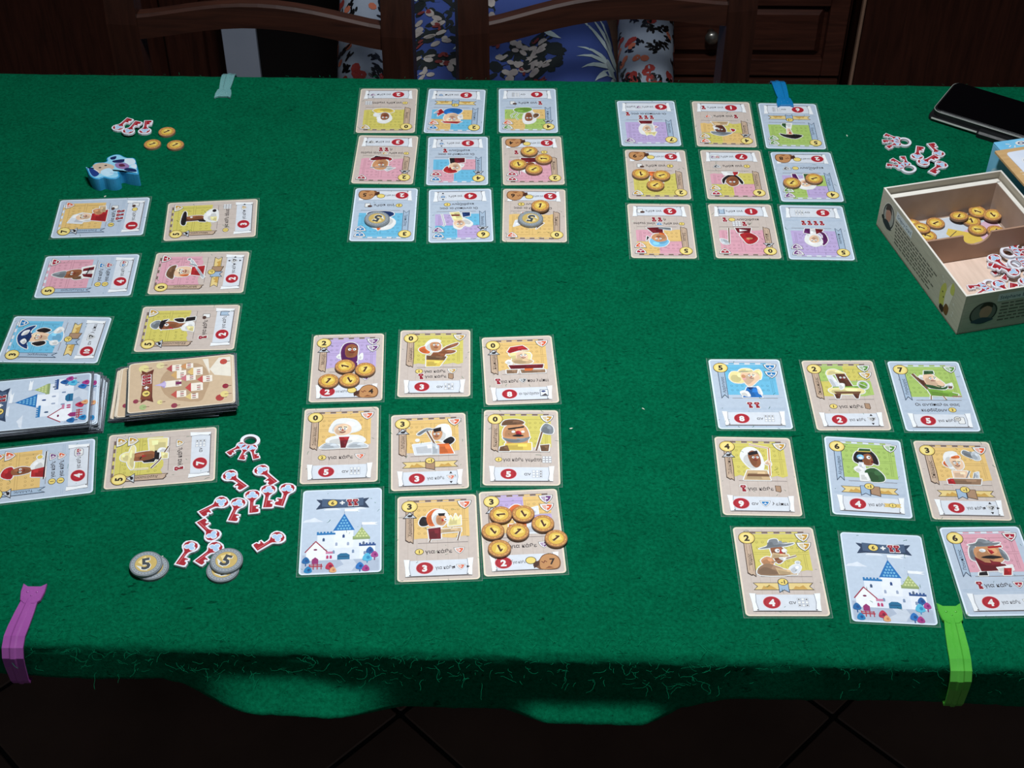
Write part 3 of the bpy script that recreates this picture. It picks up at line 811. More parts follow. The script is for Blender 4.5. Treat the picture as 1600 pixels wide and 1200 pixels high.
def row(k, toks, cx, y, size=5.0, maxw=46, txtc=INKT):
    ws = []
    for t in toks:
        q = token_w(t)
        if q is None:
            g_ = glyphs(t); q = (g_[3] - g_[2]) * size
        ws.append(q)
    gap = 1.0; tot = sum(ws) + gap * (len(toks) - 1)
    f = min(1.0, maxw / tot); x = cx - tot * f / 2
    for t, q in zip(toks, ws):
        q *= f; xc = x + q / 2
        if isinstance(t, str):
            if t == 'K': key_icon(k, xc, y, 7.2)
            elif t == 'PL': plank_icon(k, xc, y, 7)
            elif t == 'RB': ribbon_icon(k, xc, y, 8)
            elif t == 'CD':
                k.rect(xc - 1.6, y - 3.4, xc + 3.6, y + 3, C_['W']); k.stroke([(xc - 1.6, y - 3.4), (xc + 3.6, y - 3.4), (xc + 3.6, y + 3), (xc - 1.6, y + 3)], 0.4, (80, 70, 70), True)
                k.ell(xc - 1.4, y + 1.5, 2.4, 1.8, (88, 62, 54), n=10)
            elif t == 'KC':
                k.poly([(xc + a, y + b) for a, b in rounded_rect(6, 8.4, 1, 2)], (90, 96, 110)); k.poly([(xc + a, y + b) for a, b in rounded_rect(5.2, 7.6, 1, 2)], C_['W'])
                k.ell(xc - 3, y + 2, 3, 2.8, (80, 80, 90), n=14); k.ell(xc - 3, y + 2, 2.5, 2.3, (226, 222, 214), n=14); k.stroke([(xc - 4.6, y + 2), (xc - 1.4, y + 2)], 0.7, (60, 56, 60))
            elif t == 'BD':
                k.poly([(xc - 7, y + 2), (xc + 7, y + 2), (xc + 5.6, y), (xc + 7, y - 2), (xc - 7, y - 2), (xc - 5.6, y)], (222, 190, 110)); coin_icon(k, xc, y, 2.6, '1')
            elif t == 'EY':
                k.rect(xc - 3.6, y - 4.2, xc + 3.6, y + 4.2, (70, 76, 90)); k.rect(xc - 3.1, y - 3.7, xc + 3.1, y + 3.7, (236, 240, 244))
                k.ell(xc - 0.6, y + 1.9, 2, 1.2, (60, 70, 120), n=8); k.poly([(xc - 3, y - 3.6), (xc + 3, y - 3.6), (xc + 1, y - 0.6)], (80, 74, 76))
            else:
                k.text(t, xc, y, size, txtc, 0.012, maxw=q)
        elif t[0] == 'C': coin_icon(k, xc, y, 3.1 * min(1, f * 1.1), t[1])
        elif t[0] == 'S': shield(k, xc, y, 6.2 * f ** 0.5, t[1])
        elif t[0] == 'G': grid_icon(k, xc, y, 8.6 * f ** 0.5, t[1])
        elif t[0] == 'X':
            shield(k, xc, y, 5, t[1])
        elif t[0] == 'PILL':
            k.poly([(xc + a * f, y + b) for a, b in rounded_rect(14, 7.4, 3.6, 4)], (90, 84, 100)); k.poly([(xc + a * f, y + b) for a, b in rounded_rect(13, 6.6, 3.3, 4)], C_['W'])
            shield(k, xc - 3 * f, y, 4.4, t[1]); shield(k, xc + 3 * f, y, 4.4, t[2])
        elif t[0] == 'D':
            shield(k, xc, y, 5.0, t[1])
            for a in t[2]: tri_icon(k, xc + 5.4 * math.cos(R(a)) * (1 if a % 180 == 0 else 1), y + 5.2 * math.sin(R(a)), 1.6, a)
        x += q + gap * f

def flag_band(k, kinds):
    """wide gold pennant carrying -1 with a plank and / or a ribbon over it"""
    y = 28.5
    k.poly([(9, y + 3.6), (55, y + 3.6), (52, y), (55, y - 3.6), (9, y - 3.6), (12, y)], (74, 60, 50))
    k.poly([(9.9, y + 3.1), (54, y + 3.1), (51.3, y), (54, y - 3.1), (9.9, y - 3.1), (12.7, y)], (232, 206, 138))
    k.poly([(15, y - 2.8), (17, y + 0.6), (19, y - 0.8), (21, y + 1.8), (24, y - 0.4), (27, y - 2.8)], (204, 162, 84)); k.poly([(39, y - 2.8), (41, y + 0.4), (44, y - 0.6), (47, y + 1.2), (50, y - 2.8)], (204, 162, 84))
    if 'r' in kinds:
        x = 28.5 if 'p' in kinds else 32
        k.poly([(x - 4, y + 5), (x + 4, y + 5), (x + 4, y - 6.4), (x, y - 3.8), (x - 4, y - 6.4)], (58, 68, 88)); k.poly([(x - 3.5, y + 4.6), (x + 3.5, y + 4.6), (x + 3.5, y - 5.4), (x, y - 3.1), (x - 3.5, y - 5.4)], (160, 184, 208))
    if 'p' in kinds:
        x = 36.5 if 'r' in kinds else 32
        k.poly([(x - 4, y + 5), (x + 4, y + 4.6), (x + 4, y - 6.6), (x, y - 5.4), (x - 4, y - 4.4)], (74, 54, 44)); k.poly([(x - 3.5, y + 4.6), (x + 3.5, y + 4.2), (x + 3.5, y - 5.8), (x, y - 4.8), (x - 3.5, y - 3.9)], (172, 138, 110))
    coin_icon(k, 32, y + 4.4, 3.6, '-1')

def face(k, cx, cy, s, dark=(40, 26, 24), nose=(176, 70, 60), mouth=(120, 30, 34), smile=1):
    for sx in (-1, 1):
        k.ell(cx + sx * 0.36 * s, cy + 0.2 * s, 0.25 * s, 0.28 * s, C_['W'], n=12); k.ell(cx + sx * 0.30 * s, cy + 0.17 * s, 0.1 * s, 0.12 * s, dark, n=8)
        k.stroke([(cx + sx * 0.62 * s, cy + 0.5 * s), (cx + sx * 0.14 * s, cy + 0.58 * s)], 0.14 * s, dark)
    k.poly([(cx - 0.05 * s, cy + 0.25 * s), (cx + 0.2 * s, cy - 0.2 * s), (cx - 0.16 * s, cy - 0.22 * s)], nose)
    k.stroke([(cx - 0.42 * s, cy - 0.42 * s), (cx, cy - (0.42 + 0.14 * smile) * s), (cx + 0.42 * s, cy - 0.42 * s)], 0.15 * s, mouth)

def draw_figure(k, fig):
    """white sticker outline first, then the shapes from back to front"""
    shapes = []
    for it in fig:
        t = it[0]
        if t == 'e': shapes.append((ell(it[2], it[3], it[4], it[5], it[6] if len(it) > 6 else 0, 16), it[1]))
        elif t == 's':
            p = list(zip(it[2][0::2], it[2][1::2])); shapes.append((smooth_closed(p, 3), it[1]))
        elif t == 'p': shapes.append((list(zip(it[2][0::2], it[2][1::2])), it[1]))
        elif t == 'l': shapes.append(('l', list(zip(it[3][0::2], it[3][1::2])), it[1], it[2]))
        elif t == 'f': shapes.append(('f', it))
    k.up()
    for s in shapes:
        if s[0] == 'l': k.stroke(s[1], s[3] + 1.3, C_['W'])
        elif s[0] != 'f': k.stroke(s[0], 1.7, C_['W'], True)
    for s in shapes:
        if s[0] == 'l': k.stroke(s[1], s[3], C_[s[2]])
        elif s[0] == 'f':
            it = s[1]; face(k, it[1], it[2], it[3], nose=C_[it[4]] if len(it) > 4 else (176, 70, 60), smile=it[5] if len(it) > 5 else 1)
        else:
            k.poly(s[0], C_[s[1]])
            xs = [q[0] for q in s[0]]; ys = [q[1] for q in s[0]]; bw, bh = max(xs) - min(xs), max(ys) - min(ys)
            if min(bw, bh) > 3.2 and max(bw, bh) > 5:      # second printed tone of the drawing
                mx_, my_ = sum(xs) / len(xs), sum(ys) / len(ys); c = C_[s[1]]
                k.poly([(mx_ + (a - mx_) * 0.6 - bw * 0.12, my_ + (b - my_) * 0.6 - bh * 0.1) for a, b in s[0]], tuple(int(v * 0.87) for v in c))
                k.poly([(mx_ + (a - mx_) * 0.34 + bw * 0.16, my_ + (b - my_) * 0.34 + bh * 0.17) for a, b in s[0]], tuple(min(250, int(v * 1.1 + 8)) for v in c))

def draw_panel(k, cols, ragged, rng):
    x0, x1, y0, y1 = 13, 56.5, 42.5, 81.5
    xm, ym = 35, 61.5
    if len(cols) == 1: cells = [(x0, y0, x1, y1, cols)]
    else:
        a, b = cols
        cells = [(x0, ym, xm, y1, a), (xm, ym, x1, y1, b), (x0, y0, xm, ym, b), (xm, y0, x1, ym, a)]
    k.up()
    for cx0, cy0, cx1, cy1, c in cells:
        pts = [(cx0, cy1), (cx0, cy0)]
        if ragged and cy0 == y0:
            n = max(3, int((cx1 - cx0) / 4))
            for i in range(1, n):
                pts.append((cx0 + (cx1 - cx0) * i / n, cy0 + rng.uniform(-0.6, 2.4)))
        pts += [(cx1, cy0 + (1.5 if ragged else 0)), (cx1, cy1)]
        k.poly(pts, PANEL[c], up=False)
    # carved door relief printed in a deeper tone
    def dk(x, y, f=0.86):
        c = cols if len(cols) == 1 else (cols[0] if (x < xm) == (y > ym) else cols[1])
        return tuple(int(v * f) for v in PANEL[c])
    k.up()
    for y in (ym - 0.9, ym + 1.1, y1 - 4.4):
        for xa, xb in ((x0 + 0.5, xm - 0.4), (xm + 0.4, x1 - 0.5)):
            k.stroke([(xa, y), (xb, y)], 0.5, dk((xa + xb) / 2, y), up=False)
    for x in (xm - 1.6, xm + 1.6, x1 - 3.4, x1 - 4.8):
        for ya, yb in ((y0 + 3, ym - 0.9), (ym + 1.1, y1 - 4.4)):
            k.stroke([(x, ya), (x, yb)], 0.45, dk(x, (ya + yb) / 2), up=False)
    for ox, oy in ((17, y0 + 6), (xm + 4, y0 + 6), (17, ym + 6), (xm + 4, ym + 6)):
        for i in range(3):
            for j in range(2):
                k.ell(ox + i * 4.6, oy + j * 5.6, 1.2, 1.2, dk(ox + 2, oy), n=8, up=False)
    k.up()
    for ox, oy in ((17, y0 + 6), (xm + 4, y0 + 6), (17, ym + 6), (xm + 4, ym + 6)):
        for i in range(3):
            for j in range(2):
                k.ell(ox + i * 4.6, oy + j * 5.6, 0.65, 0.65, dk(ox + 2, oy, 1.0), n=8, up=False)

STOCK = {'w': noise_mat('card_edge_cream', (222, 209, 188), (214, 199, 178), 300, 0.5), 'b': noise_mat('card_edge_pale_blue', (214, 226, 236), (206, 219, 231), 300, 0.5)}
CT = 0.0004   # thickness of a card
def stock_mesh(mat, nm):
    V, F = prism([(x, y) for x, y in rounded_rect(0.063, 0.0887, 0.0032)], 0.0001, CT)
    o = mesh_obj(nm, V, F, mat); me = o.data; bpy.data.objects.remove(o); return me
STOCK_ME = {k_: stock_mesh(v_, 'card_stock') for k_, v_ in STOCK.items()}

M_deck_shade = noise_mat('shaded_sleeve_edge', (84, 88, 98), (110, 114, 124), 400, 0.4)  # shade on the deck sides, painted as grey card edges and sleeve seams
SHADED_ME = {}
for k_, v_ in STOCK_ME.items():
    m_ = v_.copy(); m_.materials.append(M_deck_shade)
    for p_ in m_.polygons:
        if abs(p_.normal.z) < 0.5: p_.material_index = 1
    SHADED_ME[k_] = m_
film = bpy.data.materials.new('clear_sleeve_film'); film.use_nodes = True
_t = film.node_tree; _t.nodes.clear()
_o = _t.nodes.new('ShaderNodeOutputMaterial'); _m = _t.nodes.new('ShaderNodeMixShader'); _p = _t.nodes.new('ShaderNodeBsdfTransparent'); _gl = _t.nodes.new('ShaderNodeBsdfPrincipled')
_gl.inputs['Base Color'].default_value = (0.75, 0.85, 0.85, 1); _gl.inputs['Roughness'].default_value = 0.25
_lw = _t.nodes.new('ShaderNodeTexNoise'); _lw.inputs['Scale'].default_value = 90
_mr = _t.nodes.new('ShaderNodeMapRange'); _mr.inputs['To Min'].default_value = 0.005; _mr.inputs['To Max'].default_value = 0.03
_t.links.new(_lw.outputs['Fac'], _mr.inputs['Value']); _t.links.new(_mr.outputs[0], _m.inputs[0]); _t.links.new(_p.outputs[0], _m.inputs[1]); _t.links.new(_gl.outputs[0], _m.inputs[2]); _t.links.new(_m.outputs[0], _o.inputs[0])
seam = film.copy(); seam.name = 'sleeve_weld_seam'
for n_ in seam.node_tree.nodes:
    if n_.type == 'MAP_RANGE': n_.inputs['To Min'].default_value = 0.03; n_.inputs['To Max'].default_value = 0.16

def sleeve_mesh():
    w_, h_ = 0.0665, 0.0922; d = 0.0005
    parts = [prism([(-w_ / 2, -h_ / 2), (w_ / 2, -h_ / 2), (w_ / 2, h_ / 2), (-w_ / 2, h_ / 2)], 0.00002, 0.00009)]
    nf = len(parts[0][1])
    for x0, y0, x1, y1 in ((-w_ / 2, -h_ / 2, -w_ / 2 + d, h_ / 2), (w_ / 2 - d, -h_ / 2, w_ / 2, h_ / 2), (-w_ / 2 + d, -h_ / 2, w_ / 2 - d, -h_ / 2 + d)):
        parts.append(prism([(x0, y0), (x1, y0), (x1, y1), (x0, y1)], 0.00009, CT * 0.8))
    V, F = merge(parts)
    me = bpy.data.meshes.new('sleeve'); me.from_pydata(V, [], F); me.materials.append(film); me.materials.append(seam)
    for i, p in enumerate(me.polygons):
        if i >= nf: p.material_index = 1
    return me
SLEEVE_ME = sleeve_mesh()
SHADED_SLEEVE_ME = SLEEVE_ME.copy(); SHADED_SLEEVE_ME.materials[1] = M_deck_shade

def me_obj(name, me, parent, z=0):
    o = bpy.data.objects.new(name, me); COL.objects.link(o); o.parent = parent; o.location = (0, 0, z); return o

OFF = (-31.5, -44.35)
def finish(k, name, parent):
    sub = parent is not None and parent.name.startswith('printed_face')
    return k.build(name, parent, (0, 0, 0) if sub else (OFF[0] * 0.001, OFF[1] * 0.001, 0))

def inner_face(kind):
    k = Ink(CT + 0.00001)
    c = [(31.5 + a, 44.35 + b) for a, b in rounded_rect(60.4, 86, 2.2)]
    bgc = (206, 192, 182) if kind == 'w' else (188, 201, 216)
    k.poly(c, bgc)
    k.up()
    if kind == 'w':
        for x in (8, 15, 22.5, 31, 39, 47, 55):
            k.stroke([(x, 2), (x + 0.3, 43), (x, 86)], 0.35, (192, 177, 166), up=False, joints=False)
    else:
        for y in (3, 24, 25.5, 39):
            k.stroke([(3, y), (60, y + 0.2)], 0.4, (170, 188, 208), up=False, joints=False)
    return k

def make_card(spec, x, y, ang, z=0.0):
    cid, kind, cost, panel, shields, eye, rule, score, fig, title, label = spec
    rng = random.Random(cid)
    root = empty('playing_card', (x, y, TZ + z), ang)
    tag(root, label, 'card', 'character cards laid face up on the felt')
    me_obj('card_stock', STOCK_ME[kind], root); me_obj('sleeve', SLEEVE_ME, root)
    k = inner_face(kind)
    k.up()
    pc = panel[0]
    for i in range(10):      # castellated strip along the top
        c = PANEL[panel[0] if (len(panel) == 1 or i < 5) else panel[1]]
        if kind == 'w' and i % 2: c = (122, 100, 92)
        elif i % 2: c = (226, 232, 238)
        k.rect(8 + i * 4.7, 82.1, 12.7 + i * 4.7, 83.7, c, up=False)
    k.stroke([(8, 84), (55, 84)], 0.35, (120, 104, 96))
    draw_panel(k, panel, kind == 'w', rng)
    k.stroke([(16, 38.2), (55, 38.2)], 0.45, (140, 128, 126))
    if isinstance(rule, str): flag_band(k, rule)
    elif rule:
        if len(rule) == 1: row(k, rule[0], 33, 29.5, 5.2)
        else:
            row(k, rule[0], 33, 33, 4.7, 50); row(k, rule[1], 33, 26.2, 4.7, 50)
    face_o = finish(k, 'printed_face', root)
    zt = k.z
    k = Ink(zt + 0.00002); draw_figure(k, fig); finish(k, 'illustration', face_o); zt = max(zt, k.z)
    # name banner
    k = Ink(zt + 0.00001)
    if kind == 'w':
        k.poly([(6.6, 74), (12.6, 74), (13.2, 52), (12.6, 37.6), (10.4, 39.6), (9.2, 39), (6.2, 41.4)], (74, 54, 46)); k.poly([(7.1, 74), (12.1, 74), (12.6, 52), (12.1, 38.6), (10.4, 40.4), (9.2, 39.8), (6.8, 42)], (200, 174, 150))
        k.stroke([(8.5, 72), (8.3, 44)], 0.3, (140, 110, 90)); k.stroke([(11, 70), (11.2, 43)], 0.3, (140, 110, 90), up=False)
    else:
        k.poly([(6.6, 74), (12.8, 74), (12.8, 37.6), (9.7, 42), (6.6, 37.6)], (62, 74, 96)); k.poly([(7.1, 74), (12.3, 74), (12.3, 39), (9.7, 42.8), (7.1, 39)], (168, 188, 208))
    k.text(title, 9.8, 55, 3.6, (60, 44, 38) if kind == 'w' else (40, 46, 66), 0.01, rot=90, maxw=22)
    if eye:
        k.poly([(4.2, 64.5), (15.6, 64.5), (9.9, 71.6)], (70, 70, 76)); k.poly([(5.4, 65.1), (14.4, 65.1), (9.9, 70.6)], (206, 210, 214)); k.ell(9.9, 66.9, 2, 1.3, (34, 30, 34), n=10); k.ell(11.4, 68, 0.9, 0.7, (34, 30, 34), n=8)
    finish(k, 'name_banner', face_o); zt = k.z
    k = Ink(zt + 0.00001); coin = (9.7, 77.2)
    k.ell(coin[0], coin[1], 6.5, 6.3, (96, 72, 44), n=26); k.ell(coin[0], coin[1], 6.0, 5.8, GOLD, n=26); k.ell(coin[0], coin[1], 4.8, 4.6, (244, 224, 142), n=24)
    k.text(cost, coin[0], coin[1], 8.2, DARK, 0.045); finish(k, 'cost_emblem', face_o)
    for i, s in enumerate(shields):
        k = Ink(zt + 0.00001); shield(k, 53.4, 77.6 - 9.4 * i, 8.4, s); finish(k, 'shield_emblem', face_o)
    # score scroll
    k = Ink(zt + 0.00001)
    n, toks = score[0], score[1]
    k.rect(6.2, 4.2, 57.2, 8, (120, 112, 112)); k.rect(7, 5, 56.4, 20.2, PAPER)
    for sx in (1, -1):
        c0 = 31.75
        def X(v): return c0 + sx * (v - c0)
        k.poly([(X(5), 21.6), (X(9.8), 21.2), (X(9.2), 13), (X(10.4), 5), (X(6.4), 4.3), (X(6.2), 12)], (244, 246, 247)); k.stroke([(X(9.8), 21), (X(9.2), 13), (X(10.4), 5.2)], 0.5, (150, 152, 160))
        k.ell(X(9.8), 5.6, 0.8, 0.6, (110, 106, 110), n=8)
    bag = None
    if toks and toks[-1] == 'BAG': bag = score[2]; toks = toks[:-1]
    sx = 15.5 if bag or (toks and len(toks) > 2) else 21
    k.ell(sx, 12.6, 7.0, 6.2, (236, 214, 216), n=26); k.ell(sx, 12.6, 6.5, 5.8, SEAL, n=26); k.ell(sx, 12.6, 5.3, 4.6, (150, 28, 42), n=24); k.ell(sx, 12.6, 4.9, 4.2, SEAL, n=24)
    k.text(n, sx, 12.5, 8.4 if len(n) == 1 else 6.6, C_['W'], 0.05)
    if bag:
        row(k, [KTH], 27.5, 12.8, 3.8, 10)
        k.poly(smooth_closed([(38, 8.4), (41, 6), (44, 4.4), (52, 3.8), (57.6, 5), (59.4, 11), (57.6, 17), (52, 20.2), (46, 18.6), (42.6, 13.4), (39.6, 12.4)], 3), (122, 78, 46))
        k.poly(smooth_closed([(44, 5), (52, 4.6), (57, 5.8), (58.6, 11), (57, 16.4), (52, 19.4), (46.6, 18), (43.6, 13)], 3), (196, 142, 92))
        k.poly([(38, 12), (43, 12.4), (42.4, 8.6), (38.6, 5.6)], (74, 44, 34))
        k.poly([(47, 5), (54, 5.6), (50, 7.4)], (140, 84, 50)); k.text(bag, 53, 12, 8.2, (44, 30, 26), 0.03); k.stroke([(44.6, 12.6), (46.4, 10.6), (47.2, 13), (48.8, 11.4)], 0.7, (120, 62, 40))
        coin_icon(k, 36.6, 13.8, 3.8)
    elif toks:
        row(k, toks, (sx + 7.5 + 54) / 2, 12.7, 4.6, 54 - sx - 9)
    finish(k, 'score_scroll', face_o)
    return root

# -- the castle picture on the backs (own simple design in the same colours)
def castle_art(k):
    k.poly([(31.5 + a, 44.35 + b) for a, b in rounded_rect(61, 86.6, 2.4)], (196, 210, 226))
    for cx, cy, s in ((24, 66, 1), (9, 54, 1.2), (54, 49, 0.8), (46, 66, 0.8)):
        k.poly([(cx - 7 * s, cy), (cx + 7 * s, cy), (cx + 4 * s, cy + 1.8 * s), (cx + 1 * s, cy + 4 * s), (cx - 2 * s, cy + 2.6 * s), (cx - 5 * s, cy + 2 * s)], (226, 233, 242))
    k.poly([(2, 2), (61, 2), (61, 14), (44, 18), (20, 16), (2, 20)], (178, 190, 208))
    k.poly([(22, 2), (40, 2), (44, 9), (40, 16), (32, 18), (30, 16), (34, 9)], (205, 214, 226))
    WL = (232, 238, 246)
    k.rect(13, 17, 27, 40, WL); k.rect(26, 16, 41, 44, (240, 244, 250)); k.rect(41, 18, 53, 34, WL); k.rect(46, 14, 58, 27, (238, 242, 248))
    k.rect(20, 14, 46, 26, (226, 233, 243))
    for x0, x1, y, c in ((12.5, 27, 40, (44, 120, 180)), (45.5, 58.5, 27, (52, 84, 140)), (40.5, 54, 34, (146, 164, 110))):
        k.rect(x0, y, x1, y + 2, c)
        k.up()
        n = int((x1 - x0) / 2.6)
        for i in range(n): k.rect(x0 + i * 2.6, y + 2, x0 + i * 2.6 + 1.5, y + 3.4, c, up=False)
    k.poly([(25, 44), (42, 44), (33.6, 62)], (40, 116, 184))
    k.up()
    for j in range(5):
        for i in range(5 - j): k.ell(29 + i * 2.3 + j * 1.15, 46 + j * 2.9, 0.9, 1.1, (120, 186, 222), n=8, up=False)
    k.poly([(41, 36), (54, 36), (47.4, 47)], (170, 186, 120))
    k.up()
    for j in range(3):
        for i in range(4 - j): k.ell(44 + i * 2.4 + j * 1.2, 37.6 + j * 2.6, 0.8, 0.9, (214, 222, 160), n=8, up=False)
    for x, y in ((33.6, 62), (47.4, 47)):
        k.stroke([(x, y), (x, y + 5)], 0.5, (150, 160, 180)); k.poly([(x, y + 5), (x + 13, y + 4.4), (x + 10, y + 3), (x + 13, y + 1.6), (x, y + 2.4)], (246, 249, 252))
    # cottage with a red verge, gate, windows
    k.poly([(5, 14), (20, 14), (20, 24), (12, 33), (5, 24)], (244, 246, 250)); k.stroke([(4, 22.5), (12, 33.5), (22, 21.5)], 1.0, (160, 50, 70))
    k.ell(12, 25, 1.5, 0.9, (120, 40, 80), n=10); k.poly([(9.6, 10.5), (14.6, 10.5), (14.6, 15), (12.1, 17.4), (9.6, 15)], (150, 50, 110))
    k.poly([(29, 14), (38.5, 14), (38.5, 18.5), (36, 20.4), (31.4, 20.4), (29, 18.5)], (40, 110, 150)); k.stroke([(30, 17), (37.6, 17)], 0.5, (20, 60, 100))
    for x, y, c in ((33.4, 38, (44, 74, 130)), (18, 35, (60, 84, 120)), (28, 30, (160, 172, 196)), (37, 30, (160, 172, 196)), (49, 30, (90, 106, 130)), (26, 22, (130, 150, 180)), (41, 22, (130, 150, 180)), (21.4, 17, (190, 60, 110)), (24, 17, (190, 60, 110)), (50, 20, (130, 150, 180)), (54, 20, (130, 150, 180))):
        k.poly([(x - 0.9, y - 1.6), (x + 0.9, y - 1.6), (x + 0.9, y + 1), (x, y + 2), (x - 0.9, y + 1)], c)
    k.rect(20, 20.4, 25.5, 22.6, (206, 130, 160)); k.stroke([(7, 8), (18, 8)], 1.1, (176, 50, 66)); k.stroke([(8, 9.6), (17.6, 9.6)], 0.7, (176, 50, 66))
    for x in (8, 11, 14, 17): k.stroke([(x, 5), (x, 10.4)], 0.8, (176, 50, 66))
    for x, y, r, c, c2 in ((5, 14, 3, (36, 104, 164), (30, 80, 140)), (7, 4.5, 3, (36, 130, 186), (30, 80, 140)), (54, 22, 3, (40, 96, 160), (32, 70, 130)), (52, 15, 3.6, (90, 186, 220), (50, 140, 190)), (57.6, 17.6, 2.8, (170, 70, 140), (130, 40, 110)), (46.5, 6.5, 3.2, (44, 116, 190), (30, 80, 140)), (51, 4, 2.8, (170, 60, 130), (130, 40, 110)), (23.5, 7.5, 3.2, (190, 50, 80), (130, 30, 60)), (26, 3.6, 2.6, (226, 170, 120), (200, 130, 90))):
        k.stroke([(x, y - 5.4 if y > 6 else y - 2), (x, y)], 0.9, c2); k.poly(smooth_closed([(x - r, y - r * 0.6), (x - r * 0.8, y + r * 0.5), (x, y + r * 1.3), (x + r * 0.8, y + r * 0.5), (x + r, y - r * 0.6), (x, y - r)], 3), c); k.ell(x + r * 0.2, y, r * 0.4, r * 0.5, c2, n=8)

def village_art(k):
    k.poly([(31.5 + a, 44.35 + b) for a, b in rounded_rect(61, 86.6, 2.4)], (212, 186, 154))
    k.poly(smooth_closed([(6, 30), (16, 24), (34, 20), (52, 26), (57, 40), (50, 56), (34, 62), (14, 54)], 3), (190, 160, 128))
    k.poly([(34, 2), (60, 2), (60, 12), (46, 20), (38, 16)], (238, 230, 214)); k.poly([(40, 20), (47, 20), (60, 26), (60, 21)], (238, 230, 214))
    for x0, y0, x1, y1, rc in ((28, 44, 36, 58, (170, 150, 200)), (14, 40, 22, 48, (196, 90, 80)), (38, 40, 48, 48, (214, 170, 110)), (20, 26, 30, 36, (196, 80, 76)), (40, 26, 50, 34, (226, 190, 120)), (34, 32, 41, 40, (206, 120, 130)), (48, 44, 56, 52, (180, 80, 84)), (10, 30, 17, 36, (226, 200, 130)), (30, 18, 38, 26, (200, 90, 84)), (50, 34, 56, 40, (210, 150, 100))):
        k.rect(x0, y0, x1, y1, (246, 236, 222)); k.poly([(x0 - 1, y1), (x1 + 1, y1), ((x0 + x1) / 2, y1 + 5)], rc)
        k.up()
        for i in range(3): k.rect(x0 + 1 + i * 2.4, y0 + 2, x0 + 2.2 + i * 2.4, y0 + 5, (168, 60, 70) if i % 2 else (150, 120, 110), up=False)
    k.poly([(29, 57), (35, 57), (32, 67)], (200, 186, 226)); k.rect(30.4, 44, 33.6, 49, (120, 40, 90))
    for x, y, r, c in ((8, 12, 4, (178, 70, 66)), (6, 76, 3.4, (170, 190, 130)), (55, 76, 5, (230, 216, 150)), (12, 8, 4, (232, 214, 140)), (57, 62, 4, (226, 214, 160)), (4, 50, 3, (150, 60, 80)), (10, 62, 2.6, (232, 220, 150)), (22, 7, 3, (150, 40, 60)), (54, 8, 3.6, (196, 80, 70)), (14, 82, 2.6, (150, 60, 80))):
        k.ell(x, y, r, r * 0.9, c, n=10); k.stroke([(x, y - r - 2), (x, y)], 0.6, (130, 90, 80))

def back_art(k, village=False):
    (village_art if village else castle_art)(k)
    c0, c1 = ((134, 74, 54), (104, 52, 42)) if village else ((76, 96, 124), (50, 66, 92))
    k.poly([(11, 78), (18, 77), (46, 77), (53, 78), (49.6, 73.5), (53, 67.4), (46, 68.4), (18, 68.4), (11, 67.4), (14.4, 73.5)], c1); k.poly([(15.6, 78.4), (32, 76.9), (48.4, 78.4), (48.4, 70), (32, 68.4), (15.6, 70)], c0)
    if village: coin_icon(k, 22.6, 73.6, 3.7, '6'); k.text('+', 30, 73.5, 7, C_['W'], 0.05); xs = (36, 40, 44)
    else: coin_icon(k, 24, 73.6, 3.7, '6'); k.text('+', 31.6, 73.5, 7, C_['W'], 0.05); xs = (37.4, 42)
    for x in xs: key_icon(k, x, 73.4, 7)

BACK_ME = {}
def make_back(x, y, ang, z, label, village=False, name='playing_card', group=None, shaded=False):
    root = empty(name, (x, y, TZ + z), ang)
    tag(root, label, 'card', group)
    kind = 'w' if village else 'b'
    me_obj('card_stock', SHADED_ME[kind] if shaded else STOCK_ME[kind], root)
    if village not in BACK_ME:
        k = Ink(CT + 0.00001); back_art(k, village); o = finish(k, 'printed_back', None); BACK_ME[village] = o.data; bpy.data.objects.remove(o)
    o = me_obj('printed_back', BACK_ME[village], root); o.location = (OFF[0] * 0.001, OFF[1] * 0.001, 0)
    me_obj('sleeve', SHADED_SLEEVE_ME if shaded else SLEEVE_ME, root)
    return root
